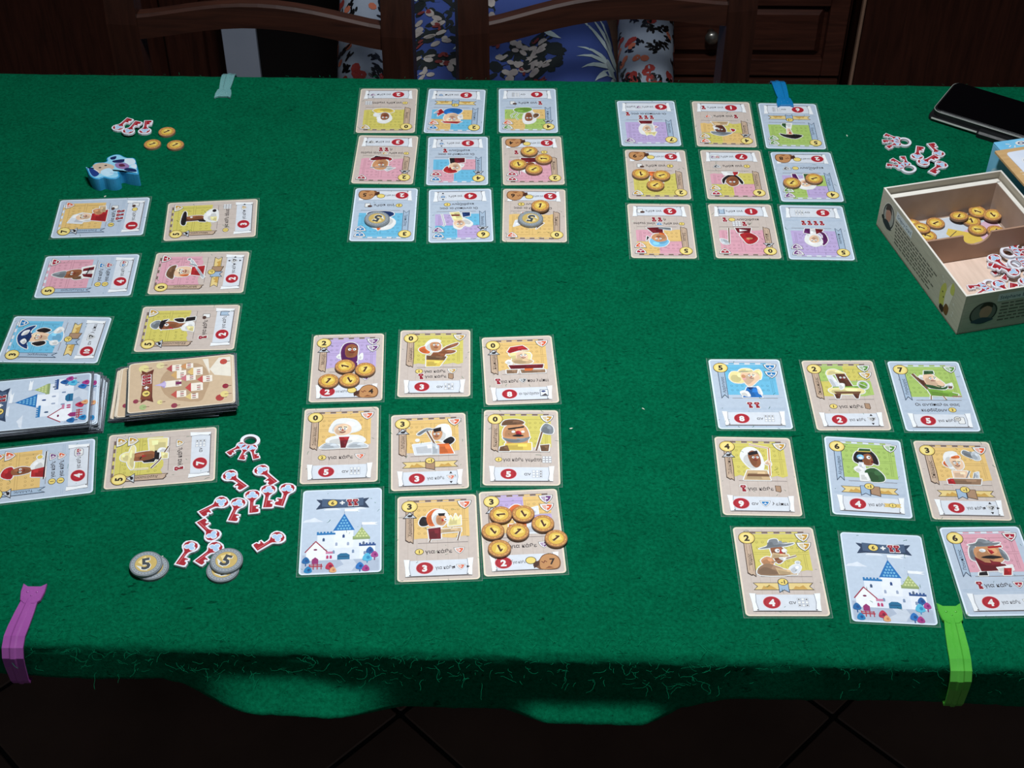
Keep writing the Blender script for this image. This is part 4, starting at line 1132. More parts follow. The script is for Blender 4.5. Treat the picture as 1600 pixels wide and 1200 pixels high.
# id, frame, cost, panel colours, shields, eye badge, rule, score, figure, name on the banner, label
MID = ((0, 1), (1, 1), (2, 1)); TOPR = ((0, 2), (1, 2), (2, 2)); COLR = ((2, 0), (2, 1), (2, 2)); CROSS = ((1, 0), (0, 1), (2, 1), (1, 2)); CORN = ((0, 0), (2, 0), (0, 2), (2, 2))
C1 = ('C', '1'); C2 = ('C', '2'); C3 = ('C', '3')
OPP = [['Οι αντίπαλοι σας'], None]
CARDS = [
 ('A1', 'w', '0', 'y', 'y', 0, [[C1, KTH + ' γεμάτη', ('G', ())]], ('2', [KTH, ('D', 'v', (0, 180, 90))]),
  [('s', 'W', (26, 62, 32, 70, 40, 68, 41, 58, 45, 56, 44, 50, 34, 46, 29, 52)), ('s', 's3', (30, 62, 35, 64, 38, 60, 37, 51, 32, 50, 29, 55)), ('s', 'Y', (24, 46, 28, 50, 34, 48, 42, 50, 47, 45, 42, 41, 30, 41)), ('f', 33.6, 58, 5)],
  'Βοσκός', 'yellow panel card with a white-hooded brown face, far left corner of the distant middle grid'),
 ('A2', 'b', '2', 'bo', 'bo', 0, 'r', ('5', [KTH, ('D', 'b', (0, 180))]),
  [('s', 'B', (26, 50, 34, 54, 44, 50, 42, 42, 34, 39, 24, 42)), ('s', 's1', (26, 66, 36, 69, 43, 62, 41, 52, 33, 49, 27, 54)), ('p', 'R', (23, 66, 28, 70, 42, 69, 45, 66, 34, 66)), ('p', 'W', (24, 52, 29, 56, 27, 62, 23, 60)), ('p', 'R', (43, 48, 50, 56, 49, 46, 54, 50, 47, 41)), ('f', 34, 60, 6)],
  'Πρίγκιπας', 'blue and orange checked card of a red beret figure, far middle of distant middle grid'),
 ('A3', 'b', '4', 'go', 'go', 1, [['K', KTH, 'CD']], ('6', ['αν', ('G', COLR)]),
  [('s', 'W', (23, 62, 27, 70, 35, 71, 37, 60, 34, 48, 27, 46)), ('s', 's3', (27, 64, 33, 66, 35, 60, 33, 50, 28, 51)), ('s', 'b', (20, 56, 24, 60, 26, 56, 24, 51, 20, 52)), ('s', 'G', (27, 44, 36, 50, 46, 46, 44, 40, 30, 39)), ('l', 'G', 0.8, (40, 46, 45, 58, 42, 64)), ('l', 'G', 0.8, (43, 46, 50, 55, 48, 60)), ('f', 30.6, 59, 4.6)],
  'Κηπουρός', 'green and orange checked card of a gardener, far right corner of the distant middle grid'),
 ('A4', 'w', '2', 'p', 'r', 1, [[C1, KTH, ('S', 'y'), 'είναι γεμάτο'], ['ή', 'K', 'K']], ('3', [KTH, ('D', 'k', (0, 180))]),
  [('p', 'l', (20, 60, 28, 66, 34, 61)), ('s', 's2', (30, 62, 38, 64, 44, 58, 42, 48, 34, 44, 28, 50)), ('s', 'D', (26, 48, 30, 45, 44, 47, 47, 44, 40, 40, 28, 41)), ('l', 'g', 1.2, (24, 58, 46, 60)), ('p', 'R', (24, 45, 28, 48, 27, 41)), ('p', 'K', (36, 40, 44, 42, 42, 38.4)), ('f', 35, 54, 5)],
  'Πειρατής', 'pink panel card of a bald tanned man, left side of distant middle grid'),
 ('A5', 'b', '4', 'bp', 'br', 1, [['Οι αντίπαλοι σας'], ['κερδίζουν', 'K']], ('3', [KTH, ('D', 'b', (90, 270))]),
  [('p', 'D', (24, 48, 34, 50, 35, 40, 24, 40)), ('p', 'K', (34, 50, 39, 50, 40, 40, 35, 40)), ('s', 's1', (28, 60, 34, 65, 40, 61, 39, 51, 32, 49)), ('s', 'R', (32, 66, 40, 68, 46, 63, 42, 55, 39, 62, 33, 63)), ('s', 'W', (25, 52, 27, 57, 30, 52)), ('f', 33.6, 57, 4.8)],
  'Καρδινάλιος', 'blue and pink checked card of a red-capped figure, centre of the distant middle grid'),
 ('A6', 'w', '2', 'p', 'rr', 0, [[C1, KTH, 'K']], ('2', [KTH, 'BAG'], '4'),
  [('s', 'W', (24, 60, 34, 70, 46, 60, 38, 58, 30, 58)), ('s', 's3', (30, 58, 36, 60, 40, 54, 36, 48, 30, 50)), ('p', 'D', (28, 48, 42, 48, 44, 40, 26, 40)), ('l', 'D', 1, (46, 42, 46, 70)), ('f', 34.6, 54, 4)],
  'Φρουρός', 'pink panel card carrying four gold coins in the distant middle grid'),
 ('A7', 'b', '3', 'b', 'bb', 0, [[C2, KTH, 'CD']], ('2', [KTH, 'BAG'], '5'),
  [('s', 'W', (20, 56, 24, 68, 36, 70, 46, 62, 44, 52, 30, 48)), ('s', 'n', (22, 46, 34, 52, 48, 46, 44, 40, 26, 40)), ('p', 'O', (33, 68, 36, 72, 38, 67)), ('p', 'L', (26, 50, 32, 56, 38, 50))],
  'Τραπεζίτης', 'all-blue card with one silver coin on it, near left corner of the distant middle grid'),
 ('A8', 'b', '6', 'vb', 'bv', 1, [['Οι αντίπαλοι σας'], ['κερδίζουν', C1]], ('4', [KTH, ('D', 'b', (90, 270))]),
  [('s', 'W', (20, 58, 23, 64, 28, 62, 32, 68, 38, 64, 36, 54, 28, 50)), ('s', 's1', (27, 60, 33, 66, 38, 60, 37, 54, 31, 52)), ('p', 'y', (29, 52, 38, 54, 42, 40, 33, 39)), ('p', 'D', (32, 46, 40.2, 46, 41, 43.6, 32.4, 43.6)), ('p', 'n', (22, 46, 29, 48, 30, 40, 22, 40)), ('l', 'l', 1.2, (50, 42, 47, 60, 49, 63)), ('f', 32.6, 58, 4.4)],
  'Βασιλιάς', 'violet and blue checked card of a white-haired elder, near middle of the distant middle grid'),
 ('A9', 'w', '0', 'o', 'o', 0, [['Οι αντίπαλοι σας'], ['κερδίζουν', C2]], ('2', [KTH, 'BAG'], '6'),
  [('s', 's2', (28, 62, 36, 66, 42, 58, 38, 48, 28, 50)), ('p', 'b', (22, 58, 30, 68, 26, 56)), ('p', 'w', (44, 60, 52, 64, 50, 54, 44, 52)), ('p', 'O', (26, 48, 42, 48, 44, 40, 24, 40)), ('f', 35, 56, 5)],
  'Έμπορος', 'distant orange panel card carrying a silver and a gold coin together'),
 ('B1', 'b', '7', 'v', 'v', 0, [['K', 'K', 'K'], ['Οι αντίπαλοι σας', 'K']], ('6', [KTH, ('S', 'v'), 'γεμάτο']),
  [('s', 'W', (26, 58, 28, 66, 40, 66, 42, 54, 36, 44, 28, 46)), ('s', 's1', (30, 62, 36, 63, 39, 57, 36, 50, 31, 51)), ('p', 'y', (24, 62, 27, 70, 31, 65, 35, 69, 37, 63)), ('p', 'D', (28, 46, 40, 46, 42, 40, 27, 40)), ('p', 'P', (22, 52, 26, 56, 25, 50)), ('f', 34, 56.6, 4.4)],
  'Βασίλισσα', 'violet card with three printed keys, far left corner of the distant right grid'),
 ('B2', 'w', '4', 'oy', 'oy', 1, [['K', KTH, ('S', 'o')]], ('1', [KTH, 'K']),
  [('s', 's4', (30, 60, 38, 62, 42, 56, 40, 48, 33, 48)), ('s', 'g', (24, 62, 34, 68, 44, 65, 46, 60, 34, 61)), ('s', 'R', (20, 56, 23, 60, 25, 54)), ('p', 'W', (36, 54, 42, 56, 43, 50)), ('p', 't', (28, 47, 42, 48, 45, 40, 26, 40)), ('f', 36, 55, 4.2)],
  'Κυνηγός', 'orange and yellow checked card of a wide-hatted man, far middle of the distant right grid'),
 ('B3', 'b', '5', 'g', 'gg', 0, 'r', ('6', ['αν', ('G', COLR)]),
  [('s', 'K', (22, 64, 30, 70, 42, 66, 46, 60, 40, 62, 33, 61, 26, 62)), ('p', 's1', (32, 62, 38, 62, 37, 50, 34, 50)), ('s', 'R', (33, 60, 36, 60, 35, 57)), ('p', 'W', (33, 50, 38, 50, 41, 40, 31, 40)), ('p', 'F', (38, 50, 42, 44, 41, 40, 37, 40))],
  'Ευγενής', 'all-green card of a slim figure in a huge black hat, distant right grid'),
 ('B4', 'w', '2', 'y', 'y', 0, [[C3, KTH, 'CD']], ('2', [KTH, 'BAG'], '9'),
  [('s', 's2', (30, 58, 36, 62, 40, 56, 38, 48, 31, 49)), ('p', 'g', (26, 60, 36, 66, 42, 60)), ('p', 'O', (26, 48, 42, 48, 44, 40, 24, 40)), ('f', 35, 54, 4.4)],
  'Ταξιδιώτης', 'yellow panel card carrying three gold coins in the distant right grid'),
 ('B5', 'w', '6', 'py', 'ry', 0, [[C1, KTH, ('S', 'k')]], ('7', [KTH, ('PILL', 'r', 'v')]),
  [('s', 'K', (24, 58, 26, 62, 30, 52, 40, 52, 44, 62, 45, 54, 38, 46, 30, 46)), ('s', 's3', (29, 62, 36, 66, 41, 60, 40, 52, 34, 48, 29, 52)), ('p', 'W', (30, 46, 42, 46, 44, 40, 28, 40)), ('p', 'R', (28, 44, 32, 47, 33, 40, 27, 40)), ('f', 35, 57, 5)],
  'Πολέμαρχος', 'pink and yellow checked card of a dark-bearded man, centre of the distant right grid'),
 ('B6', 'b', '4', 'vg', 'vg', 0, [['κερδίζουν', ('C', ''), ('S', 'k')]], ('2', [KTH, 'BAG'], '8'),
  [('s', 'W', (24, 58, 28, 66, 38, 67, 44, 60, 40, 50, 28, 50)), ('s', 's1', (29, 60, 36, 63, 40, 57, 36, 51, 30, 52)), ('p', 'V', (40, 50, 46, 50, 46, 40, 42, 40)), ('p', 'F', (26, 49, 34, 50, 34, 40, 24, 40)), ('f', 35, 57, 4.6)],
  'Γιατρός', 'violet and green checked card with two gold coins in the distant right grid'),
 ('B7', 'w', '5', 'po', 'ro', 0, [[C1, KTH, ('S', 'b'), 'είναι γεμάτο'], ['ή', 'K', 'K']], ('2', [KTH, 'CD']),
  [('s', 'L', (25, 62, 30, 70, 40, 70, 44, 62, 40, 56, 30, 58)), ('s', 's2', (27, 60, 36, 63, 42, 57, 38, 50, 29, 50)), ('s', 'O', (28, 52, 34, 50, 32, 46)), ('p', 'D', (30, 48, 40, 49, 46, 40, 30, 39)), ('p', 'g', (22, 44, 34, 42, 34, 39, 22, 40)), ('p', 'K', (44, 56, 47, 62, 46, 54)), ('f', 35, 57, 5)],
  'Σιδεράς', 'pink and orange checked card of a blue-hooded smith in the distant right grid'),
 ('B8', 'w', '0', 'p', 'r', 1, [['ή', 'K', ('G', ())], ['κερδίζουν', ('C', ''), 'K']], ('1', [KTH, 'RB']),
  [('s', 'R', (19, 56, 23, 64, 30, 66, 34, 58, 36, 50, 26, 48)), ('s', 's2', (25, 58, 30, 59, 30, 56, 25, 56)), ('p', 'D', (26, 48, 38, 48, 40, 40, 24, 40)), ('l', 'b', 1.2, (46, 40, 48, 66)), ('s', 'l', (48, 66, 54, 66, 56, 58, 50, 60)), ('p', 'W', (28, 44, 36, 46, 36, 42))],
  'Δήμιος', 'pink panel card of a red-hooded figure with an axe, distant right grid'),
 ('B9', 'b', '5', 'v', 'vv', 0, [['K', 'K', 'K', 'K']], ('5', ['αν', ('G', MID)]),
  [('s', 'V', (22, 58, 28, 66, 26, 50, 30, 44, 24, 46)), ('s', 'W', (27, 62, 36, 68, 44, 60, 40, 48, 30, 50)), ('s', 's1', (31, 60, 37, 62, 40, 56, 36, 50, 31, 52)), ('p', 'W', (30, 47, 38, 48, 40, 40, 30, 39)), ('p', 'D', (26, 44, 32, 48, 32, 39, 24, 40)), ('p', 'V', (38, 48, 44, 46, 42, 39, 37, 39)), ('f', 35.6, 57, 4.6)],
  'Δούκισσα', 'all-violet card with four printed keys and a caped figure, distant right grid'),
 ('C1', 'w', '2', 'v', 'vv', 1, [[C1, KTH, ('S', 'v')]], ('2', [KTH, 'BAG'], '4'),
  [('s', 'V', (25, 64, 28, 75, 35, 77, 40, 72, 40, 60, 39, 50, 28, 50)), ('s', 's3', (29, 70, 34, 75, 39, 72, 40, 62, 37, 57, 30, 58)), ('p', 'V', (27, 50, 40, 50, 41, 40, 25, 40)), ('s', 'W', (22, 58, 25, 62, 25, 56)), ('s', 'W', (41, 56, 44, 62, 44, 54)), ('f', 35, 66.5, 6)],
  'Μοναχή', 'violet panel card of a purple-hooded woman under four coins, near middle grid'),
 ('C2', 'w', '0', 'y', 'y', 0, [[C1, KTH, ('S', 'y')], ['K', KTH, 'PL']], ('3', ['αν', ('G', CROSS)]),
  [('s', 'O', (17, 62, 21, 66, 26, 65, 27, 57, 21, 57)), ('s', 'W', (23, 68, 28, 75, 36, 74, 33, 66, 30, 58, 24, 62)), ('s', 's2', (27, 70, 33, 72, 37, 68, 36, 61, 29, 60)), ('p', 's3', (30, 58, 42, 58, 40, 52, 27, 52)), ('s', 's3', (37, 60, 42, 66, 52, 71, 51, 67, 44, 63)), ('s', 's3', (33, 56, 40, 61, 50, 60, 46, 56)), ('p', 'b', (24, 54, 42, 52, 40, 47, 24, 48)), ('p', 'Y', (24, 48, 40, 47, 36, 39, 24, 39)), ('f', 32.4, 67, 4.6)],
  'Γερακάρης', 'yellow panel card of a white-hooded man with long brown gloves, near middle grid'),
 ('C3', 'w', '0', 'o', 'o', 1, [['K', KTH, ('S', 'k'), 'που λείπει']], ('8', ['αν τουλάχιστον 1', 'EY']),
  [('s', 'y', (24, 66, 26, 60, 26, 54, 40, 54, 42, 66)), ('s', 'W', (20, 54, 23, 57, 26, 54, 24, 51)), ('s', 's1', (30, 66, 36, 67, 40, 62, 38, 56, 30, 57)), ('p', 'R', (22, 68, 25, 74, 36, 76, 39, 73, 41, 70, 34, 70, 24, 66)), ('s', 't', (26, 57, 34, 59, 44, 55, 40, 51, 28, 52)), ('p', 'D', (22, 50, 53, 50, 52, 45, 24, 45)), ('p', 'm', (20, 44, 30, 44, 29, 39, 20, 39)), ('p', 'm', (32, 44, 54, 43, 54, 39, 33, 39)), ('p', 'O', (36, 45, 44, 45, 42, 42, 36, 42)), ('f', 36, 61.6, 4.6, 'P')],
  'Καμπούρης', 'orange panel card of a red-hatted old man at a red table, near middle grid'),
 ('C4', 'w', '0', 'o', 'o', 0, [[C2, KTH, ('S', 'o')]], ('5', ['αν', ('G', MID)]),
  [('s', 'W', (22, 60, 26, 72, 34, 75, 44, 72, 48, 62, 40, 58, 30, 58)), ('s', 's1', (27, 66, 34, 69, 40, 65, 39, 57, 30, 55, 26, 60)), ('s', 'W', (20, 50, 28, 54, 46, 54, 52, 48, 44, 44, 24, 44)), ('p', 'R', (30, 53, 39, 53, 38, 49, 31, 49)), ('p', 'D', (31, 49, 38, 49, 36, 40, 32, 40)), ('s', 'l', (15, 40, 20, 46, 28, 45, 31, 40)), ('s', 'l', (37, 40, 42, 46, 50, 45, 54, 40)), ('f', 33, 61.5, 6)],
  'Σιτηρών Μυλωνάς', 'orange panel card of a smiling baker in a wide white hood, near middle grid'),
 ('C5', 'w', '3', 'o', 'o', 1, 'p', ('3', [KTH, ('D', 'o', (90, 270))]),
  [('s', 'W', (36, 66, 40, 74, 48, 74, 50, 62, 46, 54, 40, 56)), ('s', 's2', (34, 66, 38, 70, 43, 66, 41, 58, 36, 57)), ('p', 'K', (35, 70, 42, 72, 42, 67, 36, 66)), ('s', 'K', (44, 56, 50, 60, 53, 56, 49, 51, 44, 53)), ('l', 'b', 1.4, (30, 68, 37, 50)), ('s', 'g', (22, 65, 30, 71, 36, 69, 30, 68, 24, 63)), ('p', 'O', (38, 52, 48, 52, 52, 40, 40, 40)), ('p', 'w', (18, 52, 34, 54, 40, 50, 40, 40, 20, 40)), ('p', 'l', (34, 54, 40, 50, 40, 40, 34, 40)), ('e', 'W', 22, 57, 1.2, 1.2), ('f', 38, 63, 4.2)],
  'Λιθοξόος', 'orange panel card of a stone carver with a pickaxe, centre of the near middle grid'),
 ('C6', 'w', '0', 'y', 'y', 0, [[C1, KTH + ' γεμάτη', ('G', ())]], ('5', ['αν', ('G', COLR)]),
  [('s', 's2', (16, 58, 18, 68, 26, 72, 34, 70, 38, 60, 36, 52, 20, 52)), ('s', 'b', (15, 70, 18, 76, 28, 77, 34, 74, 32, 71, 20, 70)), ('p', 's2', (18, 56, 38, 55, 36, 44, 20, 44)), ('s', 'g', (16, 55, 19, 51, 24, 49, 30, 49, 36, 51, 39, 56, 36, 55, 28, 53, 20, 54)), ('p', 'K', (20, 66, 34, 69, 34, 67, 21, 64.4)), ('p', 'Y', (18, 48, 40, 49, 40, 40, 18, 40)), ('p', 'b', (14, 44, 20, 46, 22, 39, 13, 39)), ('l', 'b', 1.5, (44, 40, 49, 62)), ('s', 'g', (48, 64, 52, 72, 58, 68, 58, 60, 52, 60)), ('p', 'b', (47, 46, 55, 47, 54, 39, 48, 39)), ('s', 'R', (27, 62, 30, 63, 32, 59, 28, 58)), ('e', 'W', 25, 62, 1.6, 1.4), ('e', 'W', 33, 62, 1.5, 1.4), ('s', 'K', (24, 57, 29, 59, 34, 57, 29, 56))],
  'Νεκροθάφτης', 'yellow panel card of a burly bearded man with a shovel, near middle grid'),
 ('C8', 'w', '3', 'o', 'o', 1, [[C1, KTH, ('S', 'o')]], ('3', [KTH, ('D', 'o', (0, 180))]),
  [('s', 'K', (17, 60, 20, 66, 25, 63, 24, 57, 19, 56)), ('s', 'O', (23, 66, 28, 73, 34, 72, 32, 58, 25, 56)), ('s', 'W', (27, 66, 31, 73, 38, 71, 40, 62, 34, 54, 29, 57)), ('s', 's2', (31, 66, 36, 68, 39, 62, 36, 56, 31, 58)), ('p', 'K', (32, 69, 38, 69, 37, 66, 33, 66)), ('p', 'D', (24, 53, 34, 54, 34, 42, 25, 42)), ('p', 'y', (40, 58, 42, 66, 44, 61, 46, 68, 48, 61, 50, 66, 50, 56, 40, 55)), ('p', 't', (34, 52, 50, 53, 50, 49, 34, 48)), ('l', 'b', 1, (49, 49, 47, 40)), ('l', 'b', 1, (26, 42, 25, 39)), ('e', 'W', 38, 62, 1.5, 1.5), ('p', 'R', (35, 64, 37, 61, 35, 60)), ('e', 'K', 38.2, 62, 0.6, 0.6)],
  'Χρυσοχόος', 'orange panel card of a hooded jeweller with a pale crown, near middle grid'),
 ('C9', 'w', '3', 'vo', 'vo', 1, [[C1, KTH, ('S', 'v')]], ('2', [KTH, 'BAG'], '7'),
  [('s', 'O', (22, 66, 28, 73, 34, 70, 34, 60, 24, 58)), ('s', 's2', (27, 62, 34, 65, 38, 58, 34, 52, 28, 53)), ('p', 'w', (36, 52, 52, 52, 52, 42, 36, 42)), ('p', 'O', (22, 52, 36, 52, 36, 40, 22, 40)), ('p', 'w', (40, 68, 46, 70, 46, 62, 40, 62)), ('f', 32, 59, 4.6)],
  'Αργυραμοιβός', 'violet and orange card piled with seven gold coins, near middle grid'),
 ('D1', 'b', '5', 'b', 'bb', 0, [['K', 'K']], ('8', ['αν', ('G', TOPR)]),
  [('s', 'y', (16, 64, 19, 72, 27, 71, 31, 64, 28, 58, 20, 58)), ('s', 'y', (38, 72, 43, 75, 45, 70, 43, 62, 40, 66)), ('s', 's1', (26, 68, 32, 73, 40, 71, 43, 65, 40, 60, 33, 53, 29, 58)), ('s', 'y', (25, 72, 28, 76, 35, 76, 38, 72, 32, 71)), ('l', 'g', 0.7, (25, 72, 37, 73)), ('p', 'B', (30, 52, 38, 52, 42, 39, 25, 39)), ('p', 'n', (30, 52, 33, 48, 36, 52)), ('s', 'W', (24, 46, 30, 47, 32, 40, 26, 41)), ('s', 'W', (39, 53, 41, 50, 42, 43, 39, 44)), ('e', 'P', 29, 63, 1.6, 1.6), ('e', 's2', 28.6, 66, 1.8, 2.4), ('f', 35.6, 66, 4.6, 'R')],
  'Αρχόντισσα', 'all-blue card of a blonde woman in a blue dress, near right grid'),
 ('D2', 'w', '2', 'gy', 'gy', 0, [[C1, KTH, 'PL']], ('2', [KTH, ('D', 'k', (90, 270))]),
  [('s', 'w', (20, 68, 24, 68, 28, 54, 24, 52)), ('p', 's4', (27, 71, 35, 72, 40, 54, 30, 53)), ('s', 'y', (20, 69, 21, 75, 27, 77, 32, 74, 36, 71, 29, 71)), ('p', 'G', (22, 54, 44, 55, 46, 50, 22, 50)), ('s', 'y', (18, 50, 24, 53, 46, 52, 48, 46, 36, 44, 22, 45)), ('p', 'b', (22, 48, 46, 48, 44, 45, 24, 45)), ('p', 's4', (22, 45, 28, 45, 26, 39, 23, 39)), ('p', 's4', (38, 45, 44, 45, 42, 39, 40, 39)), ('s', 'W', (28, 58, 33, 58, 32, 52, 28, 50)), ('e', 'l', 49, 56, 4.6, 5.4), ('e', 'G', 49, 56, 3.6, 4.4), ('l', 'W', 0.6, (46, 58, 52, 54)), ('f', 32.6, 65, 4.4)],
  'Οπωροπώλης', 'green and yellow checked card of a farmer in a straw hat, near right grid'),
 ('D3', 'b', '7', 'g', 'g', 0, [['Οι αντίπαλοι σας'], ['κερδίζουν', C2]], ('5', [KTH, 'KC']),
  [('l', 'b', 2.4, (19, 72, 29, 52)), ('p', 's4', (22, 68, 28, 64, 30, 56, 27, 56)), ('s', 'W', (24, 66, 26, 70, 30, 68, 29, 63)), ('s', 's1', (28, 70, 35, 72, 40, 66, 45, 58, 38, 54, 29, 58)), ('p', 'F', (29, 71, 38, 72, 38, 76, 30, 76)), ('s', 'F', (27, 58, 34, 57, 42, 54, 47, 57, 44, 52, 32, 53)), ('p', 'G', (28, 53, 40, 51, 54, 46, 52, 42, 30, 44)), ('p', 'w', (46, 58, 51, 60, 51, 55, 47, 54)), ('p', 'b', (47, 56, 51, 56, 50, 53, 47, 53)), ('l', 'm', 1.2, (30, 44, 29, 39)), ('l', 'm', 1.2, (40, 44, 42, 39)), ('l', 'm', 1.6, (48, 43, 56, 43)), ('f', 35.6, 65, 5, 'P', 0)],
  'Πατριάρχης', 'all-green card of a man lounging in a deck chair, near right grid'),
 ('D4', 'w', '4', 'y', 'y', 1, [['K', KTH, 'PL']], ('9', ['αν', ('S', 'b'), 'λείπει']),
  [('s', 'W', (20, 66, 24, 75, 31, 76, 36, 70, 38, 58, 36, 50, 30, 50, 24, 56)), ('s', 's3', (26, 68, 30, 73, 35, 69, 36, 58, 32, 53, 28, 57)), ('p', 'K', (26, 70, 34, 73, 35, 69, 27, 67)), ('p', 't', (24, 50, 40, 50, 42, 39, 20, 39)), ('p', 'b', (24, 46, 41, 46, 41.6, 43, 23, 43)), ('l', 's2', 1.2, (42, 44, 44, 76)), ('l', 's2', 0.9, (44, 76, 28, 80)), ('s', 's1', (39, 58, 43, 62, 44, 56)), ('f', 32, 64, 4.6, 'R')],
  'Ξυλοκόπος', 'yellow panel card of a shouting white-hooded figure with a long stick, near right grid'),
 ('D5', 'b', '6', 'g', 'g', 0, 'rp', ('4', [KTH, 'BD']),
  [('s', 'K', (22, 62, 25, 72, 35, 75, 41, 68, 42, 58, 36, 60, 28, 58)), ('s', 's3', (30, 68, 36, 70, 38, 62, 36, 57, 30, 58)), ('p', 'F', (27, 73, 37, 73, 37, 76, 28, 76)), ('l', 'Y', 0.9, (26, 72.6, 37, 72.8)), ('e', 'L', 28, 66, 3, 3), ('e', 'W', 28, 65, 2, 1.4), ('p', 'w', (26, 60, 30, 60, 31, 50, 26, 50)), ('s', 'W', (22, 52, 26, 55, 30, 51, 26, 48)), ('s', 'F', (30, 50, 38, 54, 45, 46, 44, 39, 32, 39)), ('p', 'W', (26, 48, 32, 48, 34, 39, 26, 39)), ('e', 'W', 34.6, 66, 1.7, 2), ('e', 'K', 35.2, 66, 0.7, 0.8), ('p', 'D', (37, 63, 38.4, 60, 36, 60))],
  'Αλχημίστρια', 'all-green card of a dark-haired woman lifting a round flask, near right grid'),
 ('D6', 'w', '3', 'o', 'o', 0, 'rp', ('3', [KTH, ('D', 'k', (0, 90, 180, 270))]),
  [('s', 'O', (20, 62, 23, 66, 27, 62, 24, 58)), ('s', 'W', (22, 68, 25, 75, 33, 75, 32, 62, 27, 56, 23, 60)), ('s', 's1', (26, 66, 30, 70, 36, 66, 36, 58, 30, 55)), ('s', 'O', (28, 70, 34, 72, 35, 69, 29, 68)), ('p', 's1', (26, 54, 38, 54, 38, 46, 26, 46)), ('s', 'g', (38, 74, 43, 70, 48, 68, 51, 75, 46, 75, 40, 78)), ('s', 'l', (45, 74, 50, 76, 52, 68, 47, 67)), ('p', 'm', (22, 45, 48, 45, 46, 38.6, 24, 38.6)), ('p', 'R', (20, 44, 25, 45, 26, 39, 20, 39)), ('l', 'g', 1, (36, 46, 40, 54)), ('l', 'g', 1, (42, 46, 44, 52)), ('p', 'l', (44, 52, 47, 53, 46, 46, 43, 46)), ('f', 31.6, 62, 4.8, 'O')],
  'Οπλουργός', 'orange panel card of a white-hooded smith below an axe, near right grid'),
 ('D7', 'w', '2', 'y', 'yy', 0, 'r', ('4', ['αν', ('G', CORN)]),
  [('s', 's2', (18, 54, 23, 58, 28, 55, 27, 50, 21, 49)), ('s', 's3', (27, 68, 33, 70, 38, 64, 36, 55, 31, 51, 28, 58)), ('s', 'g', (18, 66, 25, 69, 27, 75, 33, 76, 35, 71, 46, 72, 40, 69, 28, 67)), ('p', 't', (26, 56, 40, 58, 40, 60, 28, 62)), ('l', 'm', 1, (26, 52, 46, 59)), ('s', 'm', (15, 46, 22, 51, 30, 48, 40, 40, 16, 39.4)), ('p', 't', (28, 47, 44, 43, 44, 40, 30, 40)), ('s', 'w', (39, 46, 44, 50, 48, 48, 45, 42, 41, 41)), ('e', 'l', 46, 52, 1.6, 1.2), ('e', 'W', 32, 64, 2, 2), ('e', 'W', 37, 64, 1.8, 1.9), ('e', 'K', 32.6, 64, 0.6, 0.6), ('p', 'R', (34, 66, 36, 61, 33.4, 61)), ('s', 'W', (32, 57, 38, 57, 35, 54))],
  'Ψαράς', 'yellow panel card of a fisherman in a grey brimmed hat, near right grid'),
 ('D9', 'b', '6', 'p', 'r', 0, [['K', KTH, ('S', 'r')]], ('4', [KTH, ('D', 'k', (90, 270))]),
  [('s', 'g', (18, 66, 22, 70, 24, 62, 22, 54, 17, 56)), ('s', 's2', (22, 66, 30, 70, 40, 68, 44, 58, 38, 51, 26, 51, 21, 58)), ('s', 'g', (18, 70, 25, 72, 28, 76, 33, 75, 36, 72, 44, 72, 38, 69, 26, 68)), ('s', 'g', (41, 66, 45, 62, 46, 54, 42, 56)), ('p', 'D', (20, 58, 27, 52, 42, 50, 44, 44, 22, 43)), ('p', 'W', (34, 47, 47, 49, 47, 44, 36, 42)), ('p', 'R', (40, 46, 46, 46, 44, 39, 38, 39)), ('p', 'K', (20, 42, 26, 43, 26, 39, 19, 39)), ('s', 'K', (25, 57, 33, 59, 42, 57, 34, 55.4)), ('p', 'R', (32, 66, 37, 62, 34, 60)), ('e', 'W', 28, 64, 2.6, 1.8), ('p', 'R', (33, 68, 44, 69, 44, 67, 33, 66))],
  'Πανοπλίτης', 'pink panel card of a round-faced knight in a helmet beside the green clip'),
 ('E1', 'b', '7', 'o', 'o', 1, [[C3, KTH, 'CD'], ['ή', 'K', 'K', 'K']], ('1', [KTH, ('C', ''), 'CD']),
  [('p', 'w', (22, 62, 24, 76, 36, 72, 40, 64, 38, 56)), ('s', 's1', (28, 66, 34, 69, 39, 62, 36, 55, 30, 56)), ('s', 'W', (25, 60, 28, 66, 29, 54, 26, 54)), ('p', 'R', (27, 54, 38, 54, 44, 39, 24, 39)), ('s', 's2', (36, 50, 44, 54, 46, 46, 38, 44)), ('p', 't', (40, 46, 50, 48, 50, 42, 40, 41)), ('f', 34, 61.6, 4.8)],
  'Σουλτάνος', 'sideways orange card of a figure in a tall white turban near the pawn'),
 ('E2', 'w', '5', 'y', 'y', 1, [[C1, KTH + ' άδεια', ('G', ())]], ('3', [KTH, ('D', 'y', (0, 180))]),
  [('p', 's4', (30, 70, 38, 71, 38, 52, 31, 50)), ('s', 'K', (24, 72, 30, 74, 46, 72, 44, 69, 26, 69)), ('s', 's3', (33, 66, 38, 68, 39, 54, 34, 52)), ('p', 'K', (29, 56, 32, 58, 32, 48, 28, 50)), ('s', 'W', (30, 50, 38, 52, 48, 46, 46, 39, 28, 39)), ('p', 'y', (30, 44, 36, 46, 36, 39, 28, 39)), ('e', 'K', 46, 42, 2.4, 2), ('e', 'W', 36.6, 64, 1.2, 1.3)],
  'Μάγειρας', 'sideways yellow card of a figure in a flat black hat, left columns'),
 ('E3', 'b', '5', 'p', 'r', 0, [[C1, KTH, ('S', 'b')], [C1, KTH, ('S', 'r')]], ('4', [KTH, ('PILL', 'b', 'r')]),
